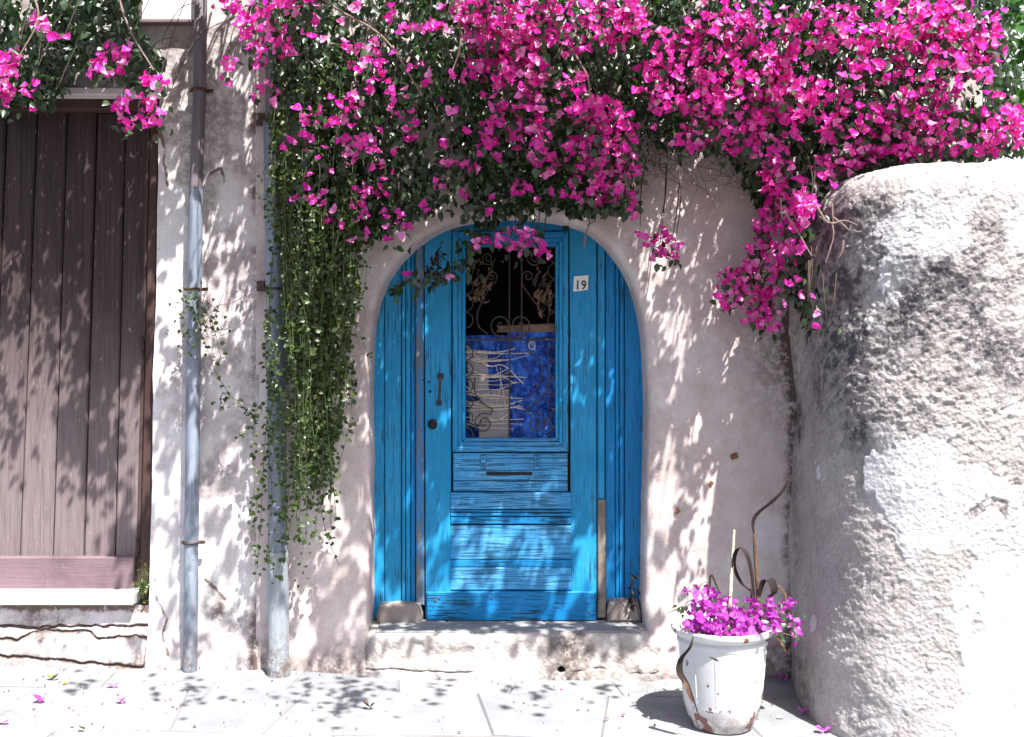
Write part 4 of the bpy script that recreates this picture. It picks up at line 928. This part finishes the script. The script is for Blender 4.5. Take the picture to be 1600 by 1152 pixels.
boug = thing('bougainvillea', (.5, -.05, 3.3), 'huge magenta bougainvillea cascading over the wall above the blue door', 'climbing plant')
bougl = thing('bougainvillea', (-2.3, -.05, 3.3), 'small magenta bougainvillea hanging over the brown plank door', 'climbing plant')
for who, blobs, poly, nleaf, thin, xs_, sel in ((boug, FL_MAIN, MASS, 17000, THIN, (400, 1600), lambda x_: x_ > 310), (bougl, FL_LEFT, MASS_L, 2400, [(150, 60, 50, 20, .3)], (-60, 280), lambda x_: x_ <= 310)):
    L = Scatter(LEAF_T, M_leaf); F = Scatter(FLOWER_T, M_bract)
    fx, fy = blob_xy(blobs, .0112); fY = front(fx, fy) - np.abs(rng.normal(0, .05, len(fx))) + rng.uniform(0, .14, len(fx)) ** 1.0
    if who is boug:
        ex, ey = mass_points(poly, 420, thin); fx = np.concatenate([fx, ex]); fy = np.concatenate([fy, ey]); fY = np.concatenate([fY, front(ex, ey) - .03])
    kq = shafts(PW(fx, fy, fY), .55); fx, fy, fY = fx[kq], fy[kq], fY[kq]
    add_flowers(F, fx, fy, fY)
    lx, ly = blob_xy(blobs, .0078); lx += rng.normal(0, 10, len(lx)); ly += rng.normal(0, 9, len(ly)) + 5
    lY = front(lx, ly) + rng.uniform(-.06, .12, len(lx)); kq = shafts(PW(lx, ly, lY), .9); lx, ly, lY = lx[kq], ly[kq], lY[kq]
    add_leaves(L, lx, ly, lY, light=.18)
    mx_, my_ = mass_points(poly, nleaf, thin); fr = front(mx_, my_)
    mY = np.minimum(fr + rng.uniform(.0, 1, len(mx_)) ** .8 * np.maximum(.05, -.06 - fr), np.where(mx_ > 1240, -.12, -.05)); kq = shafts(PW(mx_, my_, mY)) | (mY > -.22); mx_, my_, mY = mx_[kq], my_[kq], mY[kq]
    add_leaves(L, mx_, my_, mY)
    bx_, by_ = mass_points(poly, int(nleaf * .42), thin); add_leaves(L, bx_, by_, np.where(bx_ > 1240, -.2, -.05) - rng.uniform(0, .16, len(bx_)), .036, .058)
    sx_, sy_ = shade_points(.0095); k = sel(sx_ + 60); p = lift(sx_[k], sy_[k]); p = p[shafts(p)]; nq = len(p)
    L.add(frame_dir(rng.normal(0, .7, (nq, 3)) + np.array([0, -.2, -.5]), sunlit_dirs(nq, .6)), p, rng.uniform(.040, .068, nq), np.clip(rng.beta(1.6, 2.6, nq), 0, 1))
    kk = rng.random(nq) < .12; p2_ = p[kk] + rng.normal(0, .03, (kk.sum(), 3))
    F.add(frames(rng.normal(0, .6, (kk.sum(), 3)) + np.array([0, -.6, .5]), rng.uniform(0, 6, kk.sum())), p2_, rng.uniform(.028, .038, kk.sum()), rng.beta(2, 2, kk.sum()))
    L.finish(who, 'leaf', 'foliage', 300 if who is boug else 120); F.finish(who, 'flower', 'flowers', 300 if who is boug else 110)
    # stems reaching every clump, and boughs out to the overhang
    b = MB()
    for q in blobs:
        cx, cy = q[0], q[1]; Yq = float(front(np.array([cx]), np.array([cy]))[0])
        e = P(cx, cy, Yq + .03); s_ = P(1205, cy - 50, -.22) if (cy > 420 and cx < 1185) else P(cx + 12, 232, -.16) if (990 < cx < 1070 and cy > 350) else P(cx + random.uniform(-22, 22), cy - 85, Yq + .06) if cy > 190 else e + Vector((random.uniform(-.25, .25), -Yq * .6, random.uniform(.35, .7)))
        m_ = (e + s_) / 2 + Vector((random.uniform(-.02, .02), -.02, .0 if cy > 190 else .10)); trunk_line(b, [s_, m_, e], .004 if who is boug else .002, .0016, 5)
    step_ = p[:: max(1, len(p) // (90 if who is boug else 16))]; step_ = step_ if who is boug else step_[step_[:, 0] < -2.05]
    for e in step_:
        e = Vector(e); s_ = Vector((e.x * .97 + random.uniform(-.3, .3), random.uniform(-.3, -.05), max(e.z - .15, 3.35) + random.uniform(.1, .4)))
        trunk_line(b, [s_, (s_ + e) / 2 + Vector((0, 0, .12)), e], .006, .002, 5)
    o = b.obj('stems', M_stem, who, True); o['kind'] = 'stuff'
    brs = [[(430, -60), (520, 10), (600, 60), (660, 150)], [(845, -30), (868, 40), (892, 75), (918, 120), (922, 150), (935, 172)], [(700, -40), (720, 60), (700, 130)]] if who is boug else [[(20, -60), (60, 20), (30, 90)], [(170, -60), (200, 40), (240, 110)]]
    for br in brs:
        b = MB(); trunk_line(b, [P(u, v, float(front(np.array([u]), np.array([v]))[0]) - .01) for u, v in br], .006, .003, 8); b.obj('branch', M_twig, who, True)
    if who is boug:
        # loose thin twigs hanging in the shade, right of the arch
        b = MB()
        for k in range(110):
            x0 = random.uniform(1000, 1190); y0 = random.uniform(190, 250); Yq = random.uniform(-.2, -.04); pts = [P(x0, y0, Yq)]; a = random.uniform(-.5, .5)
            for j in range(random.randint(3, 6)): a += random.uniform(-.9, .9); l = random.uniform(10, 26); x0 += l * math.sin(a); y0 += l * math.cos(a) * .9; pts.append(P(x0, y0, Yq + random.uniform(-.02, .02)))
            trunk_line(b, pts, .0016, .0009, 4)
        o = b.obj('hanging_twigs', M_dktwig, who, True); o['kind'] = 'stuff'
        # dry twigs at the wall's shoulder and dry stalk over the arch
        for q in ([(1272, 315), (1290, 345), (1300, 350), (1302, 370), (1296, 392), (1290, 410)], [(1300, 350), (1320, 345), (1340, 352)], [(1302, 340), (1318, 352), (1326, 360)], [(1318, 375), (1316, 392), (1310, 404)], [(1290, 345), (1280, 338)], [(1300, 318), (1302, 350)], [(1225, 330), (1245, 360), (1268, 400)]):
            b = MB(); trunk_line(b, [P(u, v, -.80 + .0006 * (1340 - u)) for u, v in q], .0045, .002, 6); b.obj('dry_twig', M_twig, who, True)
        for q in ([(921, 310), (921, 345), (916, 365), (912, 386)], [(930, 345), (918, 352)]):
            b = MB(); trunk_line(b, [P(u, v, -.22) for u, v in q], .003, .0045, 6); b.obj('dry_twig', M_twig, who, True)
        # trailing spray across the door and its brown dead leaves
        b = MB(); trunk_line(b, [P(u, v, -.10) for u, v in ((800, 330), (752, 360), (722, 412), (690, 432), (640, 445), (616, 450))], .003, .0014, 5); b.obj('branch', M_stem, who, True)
        b = MB(); trunk_line(b, [P(u, v, -.12) for u, v in ((800, 330), (815, 350), (808, 372))], .003, .0014, 5); b.obj('branch', M_stem, who, True)
sp = thing('bougainvillea_spray', tuple(P(720, 400, -.1)), 'trailing leafy spray with two lone magenta flowers across the door top', 'plant spray')
L = Scatter(LEAF_T, M_leaf); F = Scatter(FLOWER_T, M_bract)
pts = spl([(800, 328, 0), (752, 360, 0), (722, 412, 0), (690, 432, 0), (640, 445, 0), (616, 450, 0)], 8); x_ = np.array([q.x for q in pts for _ in (0, 1)]) + rng.normal(0, 8, len(pts) * 2); y_ = np.array([q.y for q in pts for _ in (0, 1)]) + rng.normal(0, 6, len(pts) * 2)
add_leaves(L, x_, y_, rng.uniform(-.13, -.07, len(x_)), .03, .055, .1)
for cx, cy, n_ in ((745, 350, 26), (725, 405, 14), (870, 330, 8), (822, 335, 16)): add_leaves(L, rng.normal(cx, 14, n_), rng.normal(cy, 14, n_), rng.uniform(-.16, -.07, n_), .04, .062, .15)
add_flowers(F, np.array([636., 700, 756, 764]), np.array([433., 430, 380, 376]), np.array([-.12, -.12, -.13, -.13]), .028, .034)
L.finish(sp, 'leaf', 'foliage', 200); F.finish(sp, 'flower', 'flowers', 20)
def ragged(parent, cx, cy, rx, ry, n_, Y, mat, name='dead_leaf'):
    for k in range(n_):
        a = P(cx + random.gauss(0, rx), cy + random.gauss(0, ry), Y + random.uniform(-.02, .02)); L_ = random.uniform(.03, .065); az = random.uniform(0, 6.3)
        d1 = Vector((math.cos(az) * .5, random.uniform(-.3, .1), -random.uniform(.5, 1))).normalized(); pts = [a + d1 * L_ * t + Vector((math.sin(t * 5 + az) * .010, math.cos(t * 5 + az) * .014, math.sin(t * 3 + az) * .006)) for t in np.linspace(0, 1, 9)]
        w_ = random.uniform(.006, .013); ph = random.uniform(0, 6); b = MB(); b.ribbon(pts, lambda t: w_ * max(.03, math.sin(PI * t)) * (1 + .45 * math.sin(t * 19 + ph)), (math.sin(az), .7 * math.cos(az), .3)); b.obj(name, mat, parent, True)
ragged(sp, 682, 408, 10, 16, 34, -.10, M_drybrown); ragged(sp, 750, 438, 10, 18, 26, -.07, M_drypale); ragged(sp, 850, 455, 5, 16, 26, -.07, M_drypale); ragged(sp, 848, 436, 8, 10, 5, -.07, M_drybrown)

# ------------------------------------------------------------------ green creeper over the wide downpipe
cp = thing('creeper', (-1.0, -.15, 3.2), 'dense dark green small leaved creeper hanging over the wide downpipe', 'climbing plant')
C = Scatter(ROUND_T, M_vine); b = MB()
def strand(pts, every=.021, s0=.017, s1=.028, dens=1.0):
    q = spl(pts, 12); trunk = q[::3] + [q[-1]]
    b.tube(trunk, .0016, 4)
    Lc = np.concatenate([[0], np.cumsum([(q[i + 1] - q[i]).length for i in range(len(q) - 1)])]); n_ = max(4, int(Lc[-1] / every * dens)); u = np.sort(rng.uniform(0, Lc[-1], n_))
    A = np.array([tuple(w_) for w_ in q]); p = np.stack([np.interp(u, Lc, A[:, j]) for j in range(3)], 1)
    d = rng.normal(0, .55, (n_, 3)) + np.stack([np.where(np.arange(n_) % 2, 1, -1) * .7, np.full(n_, -.25), np.full(n_, -.35)], 1)
    p += rng.normal(0, .006, p.shape); C.add(frame_dir(d, sunlit_dirs(n_, .55, (.1, -.75, .45))), p, rng.uniform(s0 * .8, s1 * 1.15, n_), np.clip(rng.beta(1.6, 2.6, n_), 0, 1))
for k in range(122):
    u = random.random(); x0 = 432 + 128 * u + random.gauss(0, 5); y0 = random.uniform(60, 260); mid = 505 - abs(x0 - 490) * .1
    yend = random.choice([random.uniform(380, 640), random.uniform(540, 760), random.uniform(640, 790), random.uniform(720, 850)]) - (x0 > 540) * 90
    x1 = x0 + (478 - x0) * min(.42, (yend - y0) / 1500 + .12) + random.gauss(0, 14)
    Yq = -.10 - .16 * random.random() - (.08 if x0 < 470 else 0); Yq = min(Yq, -.145 if x0 < 465 else Yq)
    strand([P(x0, y0, Yq), P(x0 + random.gauss(0, 13), y0 + (yend - y0) * .3, Yq - .02), P((x0 + x1) / 2 + random.gauss(0, 15), y0 + (yend - y0) * .55, Yq - .03), P((x0 + x1) / 2 + random.gauss(0, 13), y0 + (yend - y0) * .78, Yq - .01), P(x1, yend, Yq + .01)])
for pts in ([(425, 560), (418, 640), (412, 720), (408, 800), (402, 890)], [(430, 600), (420, 690), (425, 780), (415, 880)], [(440, 640), (440, 740), (446, 830), (440, 905)], [(420, 700), (405, 760), (396, 830)], [(455, 700), (462, 790), (468, 850)], [(470, 680), (490, 740), (500, 790), (512, 840), (530, 884)], [(500, 700), (492, 740), (505, 765), (540, 772)], [(510, 380), (550, 420), (562, 470)], [(535, 400), (545, 470), (560, 520), (578, 556)], [(520, 560), (552, 580), (548, 640)], [(440, 600), (400, 640), (372, 632), (348, 600), (336, 580), (322, 540), (308, 505), (300, 470), (285, 462)], [(400, 640), (395, 700), (398, 760), (388, 810)], [(345, 640), (362, 620), (395, 655)], [(318, 520), (300, 545), (286, 555)], [(305, 470), (330, 500), (345, 560)], [(410, 640), (400, 660), (385, 672), (365, 690)], [(430, 500), (415, 540), (418, 600)], [(450, 740), (440, 800), (425, 850), (428, 900)], [(540, 640), (548, 610), (552, 560)]):
    Yq = -.16; strand([P(u, v, Yq + random.uniform(-.01, .01)) for u, v in pts], .022, .018, .028)
for cx, cy, n_, sd_ in ((300, 480, 60, 17), (312, 500, 34, 20), (345, 625, 16, 10), (440, 880, 26, 22), (290, 530, 14, 10)):
    x_ = rng.normal(cx, sd_, n_); y_ = rng.normal(cy, sd_, n_); p = PW(x_, y_, rng.uniform(-.17, -.11, n_)); C.add(frame_dir(rng.normal(0, .6, (n_, 3)) + [0, -.2, -.4], sunlit_dirs(n_, .6)), p, rng.uniform(.014, .024, n_), np.clip(rng.beta(2, 2, n_) + .15, 0, 1))
o = b.obj('stems', M_greenstem, cp, True); o['kind'] = 'stuff'
for k in range(14):
    b2 = MB(); x0, y0 = random.gauss(322, 10), random.gauss(490, 16); b2.tube([P(x0, y0, -.13), P(x0 + random.uniform(-20, 22), y0 + random.uniform(-30, 30), -.15), P(x0 + random.uniform(-32, 36), y0 + random.uniform(-45, 50), -.12)], .0014, 5); b2.obj('dry_stalk', M_twig, cp)
for q in ([(338, 478), (370, 470), (405, 445), (430, 440)], [(345, 525), (372, 512), (388, 490), (392, 470)]): b2 = MB(); trunk_line(b2, [P(u, v, -.05) for u, v in q], .002, .001, 5); b2.obj('dry_stalk', M_twig, cp)
C.finish(cp, 'leaf', 'foliage', 300)

# ------------------------------------------------------------------ small plants
def tuft(name, label, cx, cy, rx, ry, n_, Y, mat, s0, s1, foot):
    t_ = thing(name, foot, label, 'weed'); S = Scatter(ROUND_T, mat); x_ = rng.normal(cx, rx, n_); y_ = rng.normal(cy, ry, n_); p = PW(x_, y_, Y + rng.uniform(-.03, .02, n_))
    S.add(frame_dir(rng.normal(0, .6, (n_, 3)) + [0, -.3, .3], sunlit_dirs(n_, .6)), p, rng.uniform(s0, s1, n_), np.clip(rng.beta(2, 2, n_), 0, 1))
    b = MB()
    for i in range(0, n_, 5): b.tube([foot, (Vector(foot) + Vector(p[i])) / 2 + Vector((.004, -.01, 0)), p[i]], .0012, 4)
    b.obj('stems', M_greenstem, t_)['kind'] = 'stuff'; S.finish(t_, 'leaf', 'foliage', 60)
tuft('weed', 'little green weed growing at the foot of the plank door post', 223, 912, 6, 14, 80, .03, M_vine, .010, .018, tuple(P(222, 938, .04)))
dw = thing('dry_weed', tuple(P(986, 968, .08)), 'dry brown weed in the corner of the doorstep beside the blue door', 'weed'); ragged(dw, 986, 925, 4, 14, 14, .10, M_drybrown, 'dead_leaf')
b = MB(); b.tube(spl([P(984, 966, .08), P(986, 930, .09), P(987, 905, .10)], 5), .002, 5); b.tube(spl([P(984, 966, .08), P(968, 940, .06), P(952, 962, .02)], 5), .0015, 5); b.obj('stalk', M_dktwig, dw)
gt = thing('green_shrub', (2.75, .9, 0), 'bright green leafy shrub behind the flowers at the upper right', 'shrub'); S = Scatter(LEAF_T, M_young)
b = MB(); trunk_line(b, [(2.75, .9, 0), (2.8, .85, 1.4), (2.95, .8, 2.9), (3.0, .8, 3.6)], .03, .012); b.obj('trunk', M_stem, gt, True)
b = MB()
for e in ((1570, 82), (1590, 130), (1562, 148), (1600, 20), (1620, 90), (1575, 5), (1560, 60), (1585, 160)):
    e = P(e[0], e[1], .75); b.tube(spl([(2.95, .8, 2.7), (Vector((2.95, .8, 2.9)) + e) / 2 + Vector((0, 0, .06)), e], 4), .004, 5)
    nq = 24; p = np.array(e)[None] + rng.normal(0, 1, (nq, 3)) * [.09, .08, .06]; S.add(frame_dir(rng.normal(0, .6, (nq, 3)) + [-.5, -.3, -.2], sunlit_dirs(nq, .6)), p, rng.uniform(.07, .12, nq), rng.beta(2, 2, nq))
b.obj('stems', M_greenstem, gt, True)['kind'] = 'stuff'; S.finish(gt, 'leaf', 'foliage', 120)

# ------------------------------------------------------------------ what grows in the pot
pp_ = thing('potted_plant', tuple(pc + Vector((0, 0, .39))), 'withered purple flowers and dry brown leaves growing in the white pot', 'potted plant')
F = Scatter(FLOWER_T, M_bract2); L = Scatter(LEAF_T, M_leaf)
PX = lambda x_, y_, Y: PW(x_, y_, Y)
fx, fy = blob_xy([(1095, 965, 30, 26), (1130, 968, 46, 28), (1115, 935, 26, 14), (1165, 965, 36, 26), (1140, 990, 44, 12), (1195, 950, 16, 18), (1225, 955, 22, 18), (1240, 985, 12, 16), (1100, 985, 34, 12), (1084, 922, 11, 10), (1112, 925, 12, 8), (1205, 975, 20, 14), (1238, 1002, 6, 6)], .0145)
k = np.clip((fy - 915) / 90, 0, 1); fY = pc.y - .01 - .17 * k + rng.uniform(-.05, .09, len(fx)); fY = np.where(fx > 1210, pc.y + .02 + rng.uniform(-.05, .05, len(fx)), fY)
nq = len(fx); F.add(frames(rng.normal(0, .75, (nq, 3)) + np.array([.1, -.5, .45]), rng.uniform(0, 6, nq)), PX(fx, fy, fY), rng.uniform(.021, .031, nq), rng.beta(2, 2, nq)); F.finish(pp_, 'flower', 'flowers', 200)
lx = np.concatenate([rng.normal(1215, 14, 22), rng.normal(1130, 45, 30), rng.normal(1063, 8, 8), rng.normal(1232, 10, 14)]); ly = np.concatenate([rng.normal(960, 14, 22), rng.normal(965, 16, 30), rng.normal(950, 5, 8), rng.normal(975, 14, 14)])
add_leaves(L, lx, ly, pc.y - .04 + rng.uniform(-.1, .04, len(lx)), .018, .034, .4); L.finish(pp_, 'leaf', 'foliage', 80)
b = MB()
for cx, cy in ((1084, 925), (1060, 950), (1043, 958), (1112, 930), (1215, 950), (1240, 980), (1228, 960), (1170, 955), (1245, 995), (1100, 965)): b.tube(spl([(pc.x + random.uniform(-.08, .08), pc.y, pc.z + .39), P((cx + 1130) / 2, cy - 12, pc.y - .03), P(cx, cy, pc.y - .03)], 5), .0018, 5)
b.obj('stems', M_greenstem, pp_, True)['kind'] = 'stuff'
b = MB(); q = spl([P(1139, 985, pc.y), P(1141, 930, pc.y), P(1144, 880, pc.y + .02), P(1147, 828, pc.y + .03)], 8); b.tube(q, [.009 - .0035 * i / len(q) + .0014 * (i % 3 == 0) for i in range(len(q))], 8); b.obj('cut_stem', M_pale, pp_, True)
def dry(name, pts, w_, mat, Y=None, side=(1, .3, .1)):
    b = MB(); q = spl([P(p_[0], p_[1], (pc.y if Y is None else Y) + (p_[2] if len(p_) > 2 else 0)) for p_ in pts], 8); b.ribbon(q, w_, side); return b.obj(name, mat, pp_, True)
bl = lambda W: (lambda t: max(.0012, W * math.sin(PI * min(1, t)) ** .8))
b = MB(); q = spl([P(1187, 985, pc.y), P(1184, 920, pc.y), P(1180, 870, pc.y), P(1178, 835, pc.y)], 8); b.tube(q, np.linspace(.011, .006, len(q)), 8); b.obj('stalk', M_drypale, pp_, True)
dry('dry_leaf', [(1178, 838), (1177, 815), (1186, 800), (1205, 785), (1222, 768), (1231, 750)], lambda t: .004 + .011 * math.sin(PI * t) ** 1.3, M_drybrown)
dry('dry_leaf', [(1180, 960), (1176, 910, -.02), (1170, 875, -.03), (1160, 857, -.02), (1150, 862), (1147, 885, .01), (1158, 910, .02), (1175, 925)], lambda t: .005 + .006 * math.sin(PI * t), M_drybrown)
dry('dry_leaf', [(1184, 945), (1192, 910, -.02), (1203, 906, -.03), (1210, 925, -.03), (1196, 938)], bl(.020), M_drybrown)
dry('dry_leaf', [(1212, 940), (1208, 918), (1218, 916), (1228, 930), (1226, 945)], bl(.007), M_drypale)
dry('dry_leaf', [(1108, 960), (1109, 915), (1111, 898), (1118, 912), (1124, 926)], lambda t: .005, M_drybrown)
dry('dry_leaf', [(1172, 970), (1174, 930), (1173, 885)], lambda t: .009 * (1.05 - t), M_drypale)
dry('dry_leaf', [(1215, 985), (1219, 1000), (1228, 1018)], bl(.010), M_drypale)
dry('dry_leaf', [(1083, 995, -.21), (1078, 1012, -.225), (1064, 1030, -.20), (1062, 1050, -.195), (1072, 1068, -.20), (1080, 1085, -.195), (1090, 1112, -.185)], lambda t: .003 + .012 * math.sin(PI * min(1, t * 1.05)) ** 1.2, M_drybrown)
dry('dry_leaf', [(1067, 1060, -.20), (1074, 1075, -.205), (1082, 1100, -.20)], bl(.010), M_drypale)
dry('dry_leaf', [(1108, 1026, -.20), (1116, 1030, -.21), (1123, 1034, -.20)], bl(.008), M_drybrown)

# ------------------------------------------------------------------ fallen petals and leaves on the pavement
def fallen(name, label, cat, group, x_, y_, n_, mat, size, lift_=0.0, tint=.6):
    g_ = G(x_, y_); g_.z += lift_; t_ = thing(name, tuple(g_), label, cat, group)
    for k in range(n_):
        tv = tmpl_leaf(.9, .25 + .1 * k, -.25); sc_ = .85 * size * random.uniform(.85, 1.1)
        az = random.uniform(0, 6.3) if n_ == 1 else 2 * PI * k / n_ + random.uniform(-.4, .4)
        m = Matrix.Translation((0, 0, .004 + .003 * k)) @ Matrix.Rotation(az, 4, 'Z') @ Matrix.Rotation(-random.uniform(.15, .7), 4, 'Y') @ Matrix.Scale(sc_, 4)
        me = raw_mesh('bract', tv[0], [tv[1]], mat, {'tint': np.full(len(tv[0]), tint)}); o = bpy.data.objects.new('bract' if mat in (M_bract, M_bract2) else 'blade', me); COL.objects.link(o); o.parent = t_; o.matrix_local = m
GP = 'fallen magenta petals on the pavement'
for x_, y_, n_, s_, lab in ((62, 1100, 3, .050, 'largest fallen pink flower lying on the pavement at the left'), (178, 1076, 2, .040, 'fallen pink petal just below the cracked plinth on the pavement'), (190, 1101, 2, .042, 'fallen pink flower on the pavement beside a small crack, lower of a pair'), (256, 1044, 2, .040, 'fallen pink petal against the wall foot left of the narrow downpipe'), (5, 1134, 2, .040, 'fallen pink petal cut by the left edge of the picture'), (111, 1139, 1, .022, 'tiny pink petal scrap at the bottom left of the pavement'), (950, 1127, 1, .030, 'fallen pink petal left of the round pot shadow'), (1043, 1122, 1, .034, 'fallen purple petal inside the shadow of the pot'), (1222, 1068, 3, .050, 'fallen purple flower in the shaded corner behind the pot'), (1252, 1118, 2, .048, 'pair of fallen purple petals right of the pot in the shade'), (1288, 1146, 2, .048, 'fallen purple petal at the foot of the stucco wall'), (487, 1111, 1, .026, 'fallen pink petal at the foot of the wide downpipe slab'), (258, 1072, 1, .018, 'thin pink petal scrap beside the fallen pink petals on the left'), (973, 1122, 1, .026, 'dull dark petal next to a pink petal left of the pot shadow')):
    fallen('fallen_petal', lab, 'petal', GP, x_, y_, n_, M_bract2 if 'purple' in lab or 'dull' in lab else M_bract, s_, .004, .9)
fallen('fallen_petal', 'fallen purple petal on the doorstep at the left foot of the blue door', 'petal', GP, 673, 985, 2, M_bract2, .036, 0); bpy.data.objects[-1] if False else None
for x_, y_, lab in ((84, 1064, 'yellow green fallen leaf in the dappled shade below the plinth'), (102, 1072, 'small curled olive leaf beside the yellow fallen leaf'), (132, 1143, 'pale yellow leaf scrap on the pavement at the bottom left'), (577, 1109, 'dry orange brown leaf on the shaded pavement below the step')):
    fallen('fallen_leaf', lab, 'leaf', 'dry leaves on the pavement', x_, y_, 1 if 'small' in lab or 'pale' in lab else 2, M_drypale if 'orange' in lab else M_yellow, .045 if 'small' not in lab else .028, .004, .9)
b = MB(); g_ = G(1219, 1124); b.tube([(g_.x - .014, g_.y, g_.z + .009), (g_.x + .012, g_.y - .004, g_.z + .009)], .005, 8); o = b.obj('cigarette_end', M_white, None, True); tag(o, 'white cigarette end on the shaded pavement right of the pot', 'cigarette end')

# crumbs and dry bits lying about on the paving
V_, F_ = [], []
for k in range(420):
    q = G(random.uniform(-20, 1290), 1045 + 105 * random.random() ** 1.4); 
    if q.y > -.02 and k % 3: q.y = random.uniform(-.06, -.01)
    r = random.choice((.0025, .004, .004, .006, .009)); a = random.uniform(0, 6.3); c, s_ = math.cos(a) * r, math.sin(a) * r; e = random.uniform(.3, .8); b0 = len(V_)
    zq = gz(q.x, q.y) + .006; V_ += [(q.x - c, q.y - s_, zq), (q.x + s_ * e, q.y - c * e, zq), (q.x + c, q.y + s_, zq + r * .3), (q.x - s_ * e, q.y + c * e, zq), (q.x, q.y, zq + r * .8)]
    F_ += [(b0, b0 + 1, b0 + 4), (b0 + 1, b0 + 2, b0 + 4), (b0 + 2, b0 + 3, b0 + 4), (b0 + 3, b0, b0 + 4)]
M_litter = simple('dry_litter', (.09, .055, .045), .9, c2=(.20, .13, .12), sc=9)
lit = link('litter', raw_mesh('litter', np.array(V_), [np.array(F_)], M_litter, smooth=False)); lit['kind'] = 'stuff'
